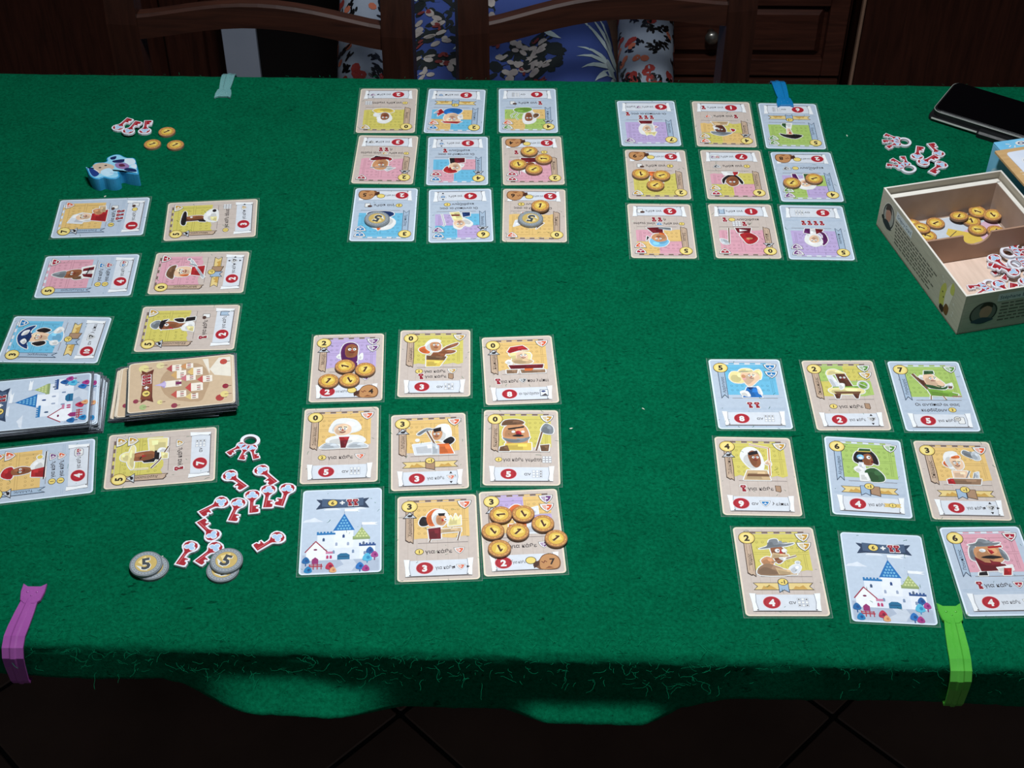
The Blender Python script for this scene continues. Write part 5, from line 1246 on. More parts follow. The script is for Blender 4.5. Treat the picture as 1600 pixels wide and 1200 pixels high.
  [('s', 's3', (29, 66, 35, 68, 40, 62, 41, 52, 34, 51, 29, 56)), ('s', 'g', (29, 67, 31, 74, 34, 78, 37, 74, 39, 66, 34, 65)), ('s', 'b', (26, 56, 29, 58, 31, 50, 27, 49)), ('p', 'W', (28, 50, 44, 51, 47, 40, 28, 40)), ('p', 'D', (30, 48, 34, 50, 34, 40, 28, 40)), ('p', 'D', (38, 50, 42, 50, 45, 40, 40, 40)), ('l', 'K', 1, (32, 46, 44, 44)), ('f', 35.4, 59, 4.2)],
  'Πολεμίστρια', 'sideways pink card of a soldier in a pointed grey helmet, outer left column'),
 ('E4', 'w', '0', 'p', 'r', 0, 'rp', ('2', [KTH, ('D', 'k', (0, 90, 180, 270))]),
  [('s', 's1', (26, 66, 34, 68, 40, 64, 40, 54, 32, 52, 26, 57)), ('s', 'b', (22, 68, 28, 75, 40, 73, 43, 67, 34, 68)), ('s', 'O', (26, 60, 28, 62, 29, 54, 26, 55)), ('p', 'R', (28, 52, 40, 52, 42, 40, 26, 40)), ('p', 'l', (22, 40, 50, 55, 51, 53, 25, 38.6)), ('l', 'g', 1.3, (42, 48, 45, 55)), ('e', 'g', 52, 56, 1.4, 1.4), ('f', 33.6, 60, 5.6)],
  'Μισθοφόρος', 'sideways pink card of a brown-capped figure with a sword, inner left column'),
 ('E5', 'b', '3', 'b', 'b', 0, 'rp', ('10', ['αν', ('S', 'k'), 'λείπει']),
  [('s', 'K', (22, 58, 26, 64, 29, 54, 25, 52)), ('s', 'K', (40, 56, 43, 64, 47, 58, 44, 51)), ('s', 's1', (28, 66, 36, 67, 41, 62, 38, 51, 31, 51)), ('s', 'n', (18, 66, 24, 75, 36, 79, 46, 74, 50, 66, 42, 69, 34, 66, 26, 69)), ('s', 'W', (24, 71, 28, 75, 32, 72, 28, 69)), ('s', 'W', (36, 76, 42, 75, 44, 70, 38, 71)), ('s', 'L', (30, 50, 38, 51, 44, 44, 40, 39, 28, 39)), ('s', 'W', (24, 46, 29, 48, 30, 42, 25, 41)), ('s', 'W', (40, 48, 48, 44, 45, 40, 40, 42)), ('f', 34.4, 60, 5, 'P')],
  'Ναύαρχος', 'sideways blue card of a figure in a blue and white scalloped hat, outer left column'),
 ('E6', 'w', '5', 'y', 'y', 1, [['K', KTH, 'CD']], ('2', [KTH, 'RB']),
  [('s', 's3', (30, 68, 36, 70, 41, 62, 38, 53, 32, 52)), ('p', 'K', (29, 68, 38, 72, 43, 67, 44, 63, 38, 67)), ('s', 'g', (31, 72, 33, 77, 38, 78, 42, 74, 41, 70)), ('s', 'K', (40, 54, 44, 58, 45, 50, 40, 49)), ('p', 's3', (33, 56, 38, 54, 38, 44, 33, 45)), ('s', 'W', (28, 48, 34, 50, 40, 44, 38, 40, 29, 40)), ('p', 'y', (28, 44, 34, 46, 33, 39, 26, 39)), ('p', 'K', (40, 48, 46, 47, 47, 39, 42, 39)), ('e', 'W', 36, 64, 2, 2), ('e', 'K', 36.6, 64, 0.8, 0.8), ('p', 'R', (31, 62, 33.4, 60, 30, 57))],
  'Εξερευνητής', 'sideways yellow card of a black-helmeted figure just beyond the sandy deck'),
 ('E7', 'w', '5', 'y', 'yy', 1, [['K', KTH, ('S', 'y')]], ('7', ['αν', ('G', COLR)]),
  [('p', 'y', (38, 54, 55, 56, 54, 40, 40, 40)), ('p', 'K', (27, 58, 30, 60, 32, 48, 27, 50)), ('s', 's3', (30, 68, 38, 68, 40, 52, 34, 49, 30, 54)), ('s', 'y', (20, 68, 30, 72, 48, 69, 44, 66, 34, 66.6, 24, 66)), ('s', 'y', (30, 71, 32, 77, 38, 77, 40, 71)), ('p', 'K', (30, 50, 40, 50, 40, 46, 29, 46)), ('s', 'W', (38, 48, 43, 46, 42, 41, 38, 42)), ('l', 's4', 1, (20, 52, 28, 46, 44, 39)), ('l', 'Y', 0.8, (20, 66, 20, 54)), ('p', 'y', (30, 44, 38, 45, 36, 39, 30, 39)), ('p', 'R', (33, 60, 36, 60, 34.6, 56)), ('p', 'K', (31, 62, 34, 61, 34, 60, 31, 61))],
  'Αγρότισσα', 'sideways yellow card of a figure in a broad straw hat, beside the keys'),
 ('E8', 'b', '4', 'o', 'oo', 1, [[C1, KTH, ('S', 'v')], [C1, KTH, ('S', 'o')]], ('4', [KTH, ('PILL', 'v', 'r')]),
  [('s', 'R', (26, 66, 30, 74, 38, 72, 40, 66, 34, 64)), ('s', 's3', (30, 64, 36, 66, 39, 58, 36, 50, 31, 52)), ('s', 'W', (34, 50, 40, 50, 46, 44, 40, 40, 34, 42)), ('p', 'R', (26, 50, 34, 50, 36, 39, 24, 39)), ('e', 'Y', 48, 44, 2.2, 2.2), ('l', 'K', 1, (22, 40, 54, 39)), ('f', 34.6, 58, 4.4)],
  'Τελάλης', 'sideways orange card of a red-hatted figure, cut by the left picture edge'),
]
CAL = {
 'A1': (-0.1374, 1.4004, 0.81), 'A2': (-0.0637, 1.4003, -1.09), 'A3': (0.0151, 1.4023, 0.77), 'A4': (-0.1331, 1.3058, -0.80), 'A5': (-0.0581, 1.3045, 1.16),
 'A6': (0.0198, 1.3058, 1.53), 'A7': (-0.1278, 1.2090, 0.47), 'A8': (-0.0522, 1.2083, 2.39), 'A9': (0.0210, 1.2093, -0.18), 'B1': (0.1447, 1.3786, 0.72),
 'B2': (0.2255, 1.3780, -1.03), 'B3': (0.2979, 1.3751, -0.98), 'B4': (0.1478, 1.2821, -0.23), 'B5': (0.2269, 1.2825, -0.03), 'B6': (0.3005, 1.2797, 0.39),
 'B7': (0.1451, 1.1849, -0.37), 'B8': (0.2261, 1.1855, -0.14), 'B9': (0.2967, 1.1841, -0.96), 'C1': (-0.1447, 0.9807, 2.84), 'C2': (-0.0683, 0.9874, 1.44),
 'C3': (0.0065, 0.9792, 3.52), 'C4': (-0.1422, 0.8841, 3.40), 'C5': (-0.0681, 0.8772, 3.59), 'C6': (0.0080, 0.8827, 0.32), 'C7': (-0.1328, 0.7886, 3.76),
 'C8': (-0.0571, 0.7823, 3.40), 'C9': (0.0082, 0.7887, 3.95), 'D1': (0.2051, 0.9502, 0.39), 'D2': (0.2875, 0.9495, 0.79), 'D3': (0.3629, 0.9491, 0.19),
 'D4': (0.2001, 0.8515, -0.84), 'D5': (0.2896, 0.8514, -4.07), 'D6': (0.3656, 0.8484, -0.83), 'D7': (0.2058, 0.7505, 0.44), 'D8': (0.2868, 0.7444, -3.07),
 'D9': (0.3692, 0.7523, 1.66), 'E1': (-0.4065, 1.2003, 4.04), 'E2': (-0.2974, 1.1979, 5.39), 'E3': (-0.3998, 1.1074, 2.91), 'E4': (-0.2958, 1.1134, 2.17),
 'E5': (-0.4091, 1.0153, -0.42), 'E6': (-0.2932, 1.0325, 2.63), 'E7': (-0.2878, 0.8673, 7.18), 'E8': (-0.3847, 0.8504, 10.22)
}
for sp in CARDS:
    cx, cy, ca = CAL[sp[0]]
    turn = {'A': 180, 'B': 180, 'C': 0, 'D': 0, 'E': 90}[sp[0][0]]
    make_card(sp, cx, cy, R(ca + turn))
make_back(*CAL['C7'][:2], R(CAL['C7'][2]), 0, 'face-down pale blue castle-back card, near left corner of the near middle grid', False, group='castle-back cards lying face down')
make_back(*CAL['D8'][:2], R(CAL['D8'][2]), 0, 'face-down pale blue castle-back card beside the green clip, near right grid', False, group='castle-back cards lying face down')

# -- the two draw decks, card by card
rng = random.Random(11)
def deck(x, y, ang, n, step, village, shift, lab_top, lab_low, grp):
    for i in range(n):
        f = i / (n - 1); top = i == n - 1
        k = (1 - f)
        dx, dy, da = shift(f)
        j = 0 if top else 1
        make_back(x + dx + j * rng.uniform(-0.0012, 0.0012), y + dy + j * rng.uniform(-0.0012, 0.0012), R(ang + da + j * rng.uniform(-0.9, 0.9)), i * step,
                  lab_top if top else lab_low, village, group=grp, shaded=True)
deck(-0.2828, 0.9448, 90 + 9.5, 18, 0.00072, True, lambda f: (-0.010 * (f < 0.4) - 0.004 * (f < 0.2), 0.001 * (f < 0.4), -2.5 * (f < 0.4) - 2 * (f < 0.25)),
     'topmost sandy village-back card of the thick deck beside the blue deck', 'sandy village-back card lower in the thick deck', 'sandy village-back draw deck')
deck(-0.4013, 0.9210, 90 + 9.0, 16, 0.00072, False, lambda f: (0.006 * (f < 0.7) + 0.003 * (f < 0.35), 0.003 * (f < 0.7), -1.5 * (f < 0.5)),
     'topmost pale blue castle-back card of the deck at the left picture edge', 'pale blue castle-back card lower in the left deck', 'blue castle-back draw deck')
# ------------------------------------------------------------------ coins
M_coin_edge = noise_mat('coin_card_edge', (120, 92, 70), (146, 112, 84), 200, 0.8)
M_silver_edge = noise_mat('silver_coin_edge', (120, 126, 130), (146, 152, 156), 200, 0.6)
def coin_proto(r, silver):
    t = 0.0022 if not silver else 0.0024
    root = empty('silver_coin' if silver else 'gold_coin')
    V, F = prism(ell(0, 0, r, r, 0, 36), 0.0, t, 0.00035)
    mesh_obj('disc', V, F, M_silver_edge if silver else M_coin_edge, root)
    R_ = r * 1000 - 0.35
    k = Ink(t + 0.00001); rg = random.Random(2)
    if silver:
        k.ell(0, 0, R_, R_, (112, 120, 126), n=36); k.ell(0, 0, R_ * 0.93, R_ * 0.93, (156, 163, 168), n=36); k.ell(0, 0, R_ * 0.72, R_ * 0.72, (128, 132, 134), n=32); k.ell(0, 0, R_ * 0.68, R_ * 0.68, (206, 178, 104), n=32)
        k.up()
        for i in range(26):
            a = i * 2 * math.pi / 26; k.ell(R_ * 0.83 * math.cos(a), R_ * 0.83 * math.sin(a), 0.62, 0.36, (112, 120, 126), math.degrees(a) + 40, 8, up=False)
        k.poly([(-R_ * 0.5, R_ * 0.2), (0, R_ * 0.6), (R_ * 0.2, R_ * 0.1), (-R_ * 0.1, -R_ * 0.2)], (240, 218, 150)); k.poly([(-R_ * 0.62, -R_ * 0.05), (-R_ * 0.3, -R_ * 0.5), (R_ * 0.1, -R_ * 0.62), (-R_ * 0.3, -R_ * 0.2)], (226, 226, 218))
    else:
        k.ell(0, 0, R_, R_, (168, 108, 62), n=36); k.ell(0, 0, R_ * 0.95, R_ * 0.95, (206, 150, 84), n=36); k.ell(0, 0, R_ * 0.74, R_ * 0.74, (156, 98, 46), n=32); k.ell(0, 0, R_ * 0.70, R_ * 0.70, (226, 186, 80), n=32)
        k.up()
        for i in range(30):
            a = i * 2 * math.pi / 30; q = R_ * rg.uniform(0.80, 0.88)
            k.ell(q * math.cos(a), q * math.sin(a), 0.44, 0.28, (138, 82, 42) if i % 3 else (232, 190, 120), math.degrees(a) + rg.uniform(0, 90), 7, up=False)
        k.poly([(-R_ * 0.55, R_ * 0.1), (-R_ * 0.1, R_ * 0.55), (R_ * 0.5, R_ * 0.3), (R_ * 0.2, -R_ * 0.2), (-R_ * 0.3, -R_ * 0.3)], (244, 216, 116))
    pf = k.build('printed_face', root)
    n = Ink(k.z + 0.00001)
    if silver: n.text('5', 0.3, -0.3, 15, (236, 236, 230), 0.05); n.text('5', 0, 0, 15, (70, 74, 78), 0.035)
    else:
        one = [(-0.75, -3.7), (1.0, -3.3), (0.75, 3.6), (-0.35, 3.7), (-2.3, 1.9), (-1.7, 0.9), (-0.7, 1.6)]; n.poly([(x + 0.3, y - 0.25) for x, y in one], (246, 226, 150)); n.poly(one, (80, 42, 24))
    n.build('numeral', pf)
    return root
GC = coin_proto(0.009, False); SC = coin_proto(0.0125, True)
_used = {}
def coin(silver, x, y, z, rot, label, group, tilt=(0, 0)):
    p = SC if silver else GC
    o = p if not _used.get(silver) else copy_tree(p)
    _used[silver] = True
    o.location = (x, y, TZ + z); o.rotation_euler = (R(tilt[0]), R(tilt[1]), R(rot))
    tag(o, label, 'coin', group); return o
G1 = 'gold one coins'; G5 = 'silver five coins'
ZC = 0.00095    # resting on a card
ORD4 = ('farthest of the four', 'rightmost of the four', 'leftmost of the four', 'nearest of the four')
for (x, y), r_, q in zip([(0.0163, 1.3192), (0.0312, 1.3052), (0.005, 1.295), (0.021, 1.2861)], (-50, 80, 190, 130), ORD4):
    coin(False, x, y, ZC, r_, f'gold 1 coin on the distant pink card, {q}', G1)
for (x, y), r_, q in zip([(-0.1463, 0.9791), (-0.1284, 0.9751), (-0.1591, 0.9599), (-0.1411, 0.9612)], (70, -20, -28, 205), ('farthest of the four', 'rightmost of the four', 'leftmost of the four', 'second from the left, on the near side')):
    coin(False, x, y, ZC, r_, f'gold 1 coin on the purple-hooded woman card, {q}', G1)
for (x, y), r_, q in zip([(-0.0081, 0.8041), (0.0096, 0.8052), (0.025, 0.795), (0.0054, 0.7861), (-0.0141, 0.7867), (0.0351, 0.7794), (-0.0088, 0.7687)], (95, 205, 200, -40, 212, -45, 200),
                         ('far row left', 'far row right', 'upper right beside the shields', 'in the middle of the pile', 'left edge of the pile', 'rightmost, hanging off the card', 'nearest, above the red seal')):
    coin(False, x, y, ZC, r_, f'gold 1 coin on the seven-coin card, {q}', G1)
for (x, y), r_, q in zip([(0.1304, 1.279), (0.1516, 1.2764), (0.1442, 1.2592)], (185, 110, 130), ('left one', 'right one', 'near one')):
    coin(False, x, y, ZC, r_, f'gold 1 coin on the distant yellow three-coin card, {q}', G1)
for (x, y), r_, q in zip([(0.2835, 1.2651), (0.307, 1.2725)], (140, 110), ('left', 'right')):
    coin(False, x, y, ZC, r_, f'gold 1 coin on the violet and green card, {q} of the pair', G1)
for (x, y), r_, q in zip([(-0.3682, 1.3528), (-0.3791, 1.3289), (-0.3548, 1.3277)], (-55, -62, -48), ('far', 'near left', 'near right')):
    coin(False, x, y, 0.0, r_, f'gold 1 coin on bare felt behind the blue pawn, {q} of three', G1)
coin(True, 0.0172, 1.1996, ZC, 165, 'silver 5 coin touching a gold coin on the distant orange card', G5)
coin(False, 0.0269, 1.2185, ZC + 0.0024, -15, 'single gold 1 coin leaning over the silver coin on the distant orange card', G1, (5, 0))
coin(True, -0.134, 1.1978, ZC, 160, 'silver 5 coin lying alone on the distant blue card', G5)
coin(True, -0.2731, 0.7478, 0.0, 40, 'silver 5 coin underneath, left stack of two near the pink clip', G5)
coin(True, -0.2778, 0.7493, 0.0025, 12, 'silver 5 coin on top of the left stack near the pink clip', G5)
coin(True, -0.2192, 0.7462, 0.0, 30, 'silver 5 coin underneath, right stack of two beside the keys', G5)
coin(True, -0.2171, 0.7532, 0.0025, -18, 'silver 5 coin on top of the right stack beside the keys', G5)

# ------------------------------------------------------------------ key tokens
M_key = noise_mat('key_card_white', (226, 228, 234), (214, 216, 224), 120, 0.6)
KEY = [(0, 7.2), (2.6, 7.0), (4.4, 5.9), (6.3, 4.6), (7.1, 2.2), (7.0, -0.4), (5.6, -2.8), (3.6, -4.6), (2.9, -6.2), (2.6, -9.6), (6.2, -9.8), (6.6, -12.2), (5.4, -13.2), (6.9, -14.4), (7.0, -18.6), (5.4, -19.4), (-2.6, -19.8), (-2.8, -9.6), (-2.9, -6.2), (-3.6, -4.6), (-5.6, -2.8), (-7.0, -0.4), (-7.1, 2.2), (-6.3, 4.6), (-4.4, 5.9), (-2.6, 7.0)]
RED = (168, 34, 46); PALE = (176, 206, 236)
def key_print(k, sc, ox=0, oy=0, rot=0):
    c, s = math.cos(R(rot)), math.sin(R(rot))
    def T(pts): return [(ox + (x * c - y * s) * sc, oy + (x * s + y * c) * sc) for x, y in pts]
    k.poly(T([(0, 5.9), (3.8, 5.0), (5.6, 2.4), (5.4, -0.6), (3.4, -3.2), (1.7, -5.2), (1.3, -7), (1.3, -10.9), (5.0, -11), (5.2, -12), (3.6, -12.4), (3.5, -14), (5.6, -14.8), (5.7, -17.6), (4.2, -18.2), (-1.5, -18.6), (-1.4, -7), (-1.7, -5.2), (-3.4, -3.2), (-5.4, -0.6), (-5.6, 2.4), (-3.8, 5.0)]), RED)
    k.poly(T([(-0.1, -7), (0.5, -7), (0.5, -17.6), (-0.1, -17.6)]), (206, 110, 116))
    for a, b_ in ((0, 2.8), (-2.3, -0.3), (2.3, -0.3)): k.poly(T(ell(a, b_, 2.6, 2.4, 0, 12)), (240, 240, 246))
    k.up()
    for a, b_ in ((0, 2.7), (-2.1, -0.3), (2.1, -0.3)): k.poly(T(ell(a, b_, 1.9, 1.8, 0, 12)), PALE)
    k.poly(T([(-1, 1), (1, 1), (1, -1.4), (-1, -1.4)]), PALE)
KT = 0.0022
def key_proto(mirror):
    root = empty('key_token'); sg = -1 if mirror else 1
    V, F = prism([(sg * x * 0.001, y * 0.001) for x, y in KEY], 0, KT, 0.0003); mesh_obj('plate', V, F, M_key, root)
    k = Ink(KT + 0.00001); key_print(k, 1.0)
    if mirror:
        k.V = [(-x, y, z) for x, y, z in k.V]; k.F = [f[::-1] for f in k.F]
    k.build('printed_key', root); return root
def bunch_proto():
    root = empty('key_ring_token'); parts = []
    n = 28; o_, i_ = ell(0, 0, 8.4, 7.4, 0, n), ell(0, 0, 5.0, 4.2, 0, n); b0 = 0.001
    V = [(x * b0, y * b0, 0) for x, y in o_] + [(x * b0, y * b0, 0) for x, y in i_] + [(x * b0, y * b0, KT) for x, y in o_] + [(x * b0, y * b0, KT) for x, y in i_]; F = []
    for a in range(n):
        c = (a + 1) % n
        F += [(a, c, 2 * n + c, 2 * n + a), (n + c, n + a, 3 * n + a, 3 * n + c), (2 * n + a, 2 * n + c, 3 * n + c, 3 * n + a), (a, n + a, n + c, c)]
    parts.append((V, F)); k = Ink(KT + 0.00003)
    ks = ((-36, (-5.0, -8.2)), (0, (0.2, -9.6)), (32, (5.0, -8.2)))
    for rot, (ox, oy) in ks:
        c, s = math.cos(R(rot)), math.sin(R(rot)); sc = 0.70
        parts.append(prism([((ox + (x * c - y * s) * sc) * b0, (oy + (x * s + y * c) * sc) * b0) for x, y in KEY], 0, KT + 0.000004 * len(parts)))
    V, F = merge(parts); mesh_obj('plate', V, F, M_key, root)
    for rot, (ox, oy) in ks: key_print(k, 0.70, ox, oy, rot)
    k.stroke(ell(0, 0, 5.3, 4.5, 0, 20), 0.6, (120, 60, 70), True)
    k.build('printed_keys', root); return root
KP = {False: key_proto(False), True: key_proto(True), 'b': bunch_proto()}
_ku = {}
def put_key(kind, x, y, z, ang, label, group, tilt=(0, 0)):
    p = KP[kind]; o = p if not _ku.get(kind) else copy_tree(p); _ku[kind] = True
    o.location = (x, y, TZ + z); o.rotation_euler = (R(tilt[0]), R(tilt[1]), R(ang + 90)); tag(o, label, 'key token', group); return o
GK = 'cardboard key tokens'
for (x, y, a), mir, q in zip([(-0.2275, 0.8451, -41), (-0.2029, 0.8514, -45), (-0.2312, 0.8155, -143), (-0.2172, 0.8142, -102), (-0.2069, 0.823, -85), (-0.1949, 0.829, -91), (-0.1799, 0.8306, -98), (-0.2329, 0.7814, 133), (-0.2478, 0.7682, -111), (-0.2287, 0.7677, -130), (-0.1821, 0.7784, -139)],
                             (True, True, False, False, False, False, True, True, False, False, True),
                             ('lying slanted just below the three-key ring', 'slanted, to the right of the key below the ring', 'at the left end of the row of five', 'second from the left in the row of five', 'standing upright in the middle of the row of five', 'second from the right in the row of five', 'rightmost in the row of five', 'pointing up and left, below the row of five', 'slanted, to the right of the left silver stack', 'half covered by the right silver stack', 'lying apart on the right, nearest the castle-back card')):
    put_key(mir, x, y, 0.0002 if x != -0.2287 else 0.0001, a, 'white and red single key token ' + q, GK)
for (x, y, a), q in zip([(-0.4207, 1.3607, 68), (-0.4077, 1.3508, 74), (-0.3919, 1.3548, 95)], ('left', 'middle', 'right')):
    put_key(True, x, y, 0.0002 if q != 'middle' else 0.0024, a, f'white and red single key token behind the blue pawn, {q} of three', GK)
for (x, y, a), mir, q in zip([(0.421, 1.3162, 75), (0.4438, 1.3217, 108), (0.4246, 1.3017, 41), (0.4422, 1.2999, -136)], (True, True, True, False), ('far left of four', 'far right of four', 'near left of four', 'near right of four')):
    put_key(mir, x, y, 0.0002 if 'near left' not in q else 0.0024, a, f'white and red single key token before the black phone, {q}', GK)
put_key('b', -0.217, 0.886, 0.0002, -105, 'three-key ring token lying beyond the loose keys on the left', 'key ring tokens')
put_key('b', 0.4126, 1.3425, 0.0002, 173, 'three-key ring token nearest the phone, far one of two', 'key ring tokens')
put_key('b', 0.4077, 1.2923, 0.0002, 126, 'three-key ring token behind the open box, near one of two', 'key ring tokens')

# ------------------------------------------------------------------ blue pawn
M_pawn = noise_mat('blue_painted_wood', (40, 140, 190), (52, 156, 206), 90, 0.5, bump=0.03)
PO = [(-27.0, 1.1), (-23.3, -1.0), (-20.0, 2.6), (-19.9, 6.2), (-17.2, 8.4), (-10.0, 9.2), (-7.6, 11.4), (-8.9, 15.8), (-7.2, 19.4), (-2.2, 23.2), (3.5, 23.2), (8.3, 19.6), (12.8, 17.5), (19.5, 16.9), (23.3, 7.5), (29.0, -9.6), (26.6, -11.8), (18.1, -9.8), (11.9, -7.0), (8.6, -8.5), (10.8, -15.5), (7.2, -19.8), (0.8, -19.9), (-5.2, -17.8), (-9.4, -20.7), (-14.5, -19.4), (-19.6, -14.5), (-23.1, -7.4)]
pawn = empty('pawn', (-0.4068, 1.267, TZ)); tag(pawn, 'thick sky blue wooden figure pawn lying on its back', 'pawn')
po = smooth_closed(PO, 3); V, F = prism([(x * 0.001, y * 0.001) for x, y in po], 0, 0.0145, 0.0006); mesh_obj('body', V, F, M_pawn, pawn)
k = Ink(0.01451)
a_ = sum(po[i][0] * po[(i + 1) % len(po)][1] - po[(i + 1) % len(po)][0] * po[i][1] for i in range(len(po)))
pin = inset(po if a_ > 0 else po[::-1], 1.3)
k.poly(pin, (150, 214, 240))
for pts, c in (([(-19.5, 4.1), (-11.3, 7.8), (1.1, 2.9), (0.9, -4.3), (-9.7, -11.5), (-18.3, -1.7)], (206, 184, 162)), ([(-9.3, -5.8), (-2.9, -1.5), (2.0, -5.7), (4, -12), (-1.5, -16), (-8.9, -11.5)], (196, 228, 244)), ([(-22.8, -3.1), (-18.8, -3.1), (-10.5, -11.5), (-13.7, -17.2), (-18.3, -13.1)], (30, 60, 130)),
               ([(-5.1, 17.3), (0.3, 20), (0.4, 14.4), (-3.6, 13.7)], (24, 40, 90)), ([(-1.5, 11.8), (9.5, 14.6), (9.5, 9.0), (0.7, 8.2)], (24, 40, 90)), ([(10, 15), (19, 15.2), (22, 7), (14, 4)], (214, 232, 242)), ([(2.1, 6.8), (11.5, 8.0), (17.5, 1.6), (13.5, -3.7), (4.9, -0.6)], (150, 120, 170)), ([(6, 5), (10, 6), (13, 2), (8, 1)], (92, 36, 60)), ([(13.0, -4.1), (18.2, -7.4), (26, -8), (25, -4), (20.0, -1.6), (15.0, -1.0)], (24, 40, 90)), ([(18, 2), (25, -2), (23, 6)], (216, 234, 244))):
    k.poly(smooth_closed(pts, 3), c)
for x, y in ((-12, -1), (-7, 3)): k.ell(x, y, 1.4, 1.1, (40, 34, 40), n=10)
k.stroke([(-17, -4), (-11, -9)], 0.9, C_['W']); k.stroke([(0, -10), (8, -12)], 0.6, (120, 170, 210)); k.build('printed_figure', pawn)

# ------------------------------------------------------------------ tablecloth clips
def clip(x, ye, rz, c1, c2, label, length, alpha=1.0, lean=0.0, wd=0.0155, drop=0.036):
    mt = noise_mat('clip_plastic_' + label.split()[0], c1, c2, 30, 0.3, coat=0.2)
    bs = mt.node_tree.nodes['Principled BSDF']; bs.inputs['Subsurface Weight'].default_value = 0.25; bs.inputs['Subsurface Radius'].default_value = (0.004, 0.004, 0.004)
    if alpha < 1: bs.inputs['Transmission Weight'].default_value = 1 - alpha
    root = empty('tablecloth_clip', (x, ye, TZ), rz); tag(root, label, 'clip', 'cat-headed tablecloth clips')
    # path in (y, z): y>0 lies on the table, over the edge, down and back under
    path = [(length - 0.012, 0.0009), (length * 0.5, 0.0011), (0.012, 0.0014), (0.003, 0.0012), (-0.0045, -0.002), (-0.0085, -0.008), (-0.0095, -0.016), (-0.0098, -drop + 0.004), (-0.0085, -drop), (-0.004, -drop - 0.002)]
    wds = [wd * 0.78, wd * 0.92, wd, wd, wd, wd, wd * 0.95, wd * 0.86, wd * 0.84, wd * 0.8]
    t = 0.0016; V = []; F = []; n = len(path)
    for i, (y, z) in enumerate(path):
        a = Vector(path[max(i - 1, 0)]); b_ = Vector(path[min(i + 1, n - 1)]); d = (b_ - a).normalized(); nr = Vector((d.y, -d.x))
        if i < 3: nr = Vector((0, 1))
        cx = lean * max(0, y) / length
        for sx, k in ((-1, 0), (1, 0), (1, 1), (0.35, 1.0), (0.18, 1.45), (-0.18, 1.45), (-0.35, 1.0), (-1, 1)):
            p = Vector((y, z)) + nr * t * k; V.append((cx + sx * wds[i] / 2, p.x, p.y))
    for i in range(n - 1):
        for k in range(8): F.append((i * 8 + k, i * 8 + (k + 1) % 8, (i + 1) * 8 + (k + 1) % 8, (i + 1) * 8 + k))
    F.append(tuple(range(7, -1, -1))); F.append(tuple((n - 1) * 8 + k for k in range(8)))
    mesh_obj('strap', V, F, mt, root)
    h = 0.0088
    head = [(-h, 0.010), (-h * 0.55, 0.0072), (h * 0.55, 0.0072), (h, 0.010), (h * 1.02, 0.002), (h * 0.86, -0.006), (h * 0.45, -0.0095), (-h * 0.45, -0.0095), (-h * 0.86, -0.006), (-h * 1.02, 0.002)]
    V, F = prism([(lean * 0.85 + a, length - 0.0075 + b_) for a, b_ in head], 0.0006, 0.0030, 0.0005); hd = mesh_obj('cat_head', V, F, mt, root)
    for sx in (-1, 1): bm_obj('eye', uv_ball((lean * 0.85 + sx * 0.0035, length - 0.006, 0.0030), (0.0011, 0.0011, 0.0006), 8), mt, hd, True)
    bm_obj('nose', uv_ball((lean * 0.85, length - 0.0095, 0.0030), (0.0009, 0.0006, 0.0005), 8), mt, hd, True)
    return root
clip(-0.3615, near_y(-0.36), 0, (142, 68, 142), (156, 82, 154), 'purple plastic cat-head clip on the near edge by the silver coins', 0.050, lean=0.004)
clip(0.3245, near_y(0.325), 0, (70, 160, 50), (90, 180, 64), 'green plastic cat-head clip on the near edge beside the castle-back card', 0.052, lean=0.003)
clip(-0.3195, far_y(-0.32), R(180), (120, 176, 176), (136, 190, 190), 'clear pale plastic clip on the far edge before the left chair', 0.047, 0.7, wd=0.0145)
clip(0.2945, far_y(0.295), R(180), (16, 110, 168), (22, 124, 184), 'bright blue plastic clip on the far edge behind the right grid', 0.050, lean=-0.002, wd=0.0150)

# ------------------------------------------------------------------ game box, lid, leaflet
BA = R(14.5)
box_root = empty('game_box', (0.4005, 1.0306, TZ + 0.0002), BA); tag(box_root, 'open beige game box base holding coins and keys', 'box')
M_boxout = noise_mat('beige_wood_print', (186, 178, 160), (172, 164, 146), 60, 0.6, (1, 1, 8)); M_boxin = noise_mat('brown_inner_card', (168, 146, 132), (154, 132, 118), 50, 0.7)
M_rim = noise_mat('raw_card_rim', (226, 222, 212), (214, 208, 198), 80, 0.8); M_floorp = noise_mat('pink_wood_print', (226, 200, 182), (210, 184, 166), 30, 0.6, (8, 1, 1)); M_div = noise_mat('divider_brown_print', (176, 140, 116), (160, 126, 104), 30, 0.6)
BW, BL, BH, bt = 0.125, 0.172, 0.044, 0.0018
def wall(name, c, s, mat, parent): return box_obj(name, c, s, mat, parent, 0.0003)
wall('base_panel', (BW / 2, BL / 2, 0.001), (BW, BL, 0.002), M_boxout, box_root)
for nm, c, s in (('side_wall', (bt / 2, BL / 2, BH / 2), (bt, BL, BH)), ('side_wall', (BW - bt / 2, BL / 2, BH / 2), (bt, BL, BH)), ('end_wall', (BW / 2, bt / 2, BH / 2), (BW - 2 * bt, bt, BH)), ('end_wall', (BW / 2, BL - bt / 2, BH / 2), (BW - 2 * bt, bt, BH))):
    wl = wall(nm, c, s, M_boxout, box_root)
    rm = box_obj('raw_rim', (c[0], c[1], BH + 0.0001), (s[0], s[1], 0.0004), M_rim, wl)
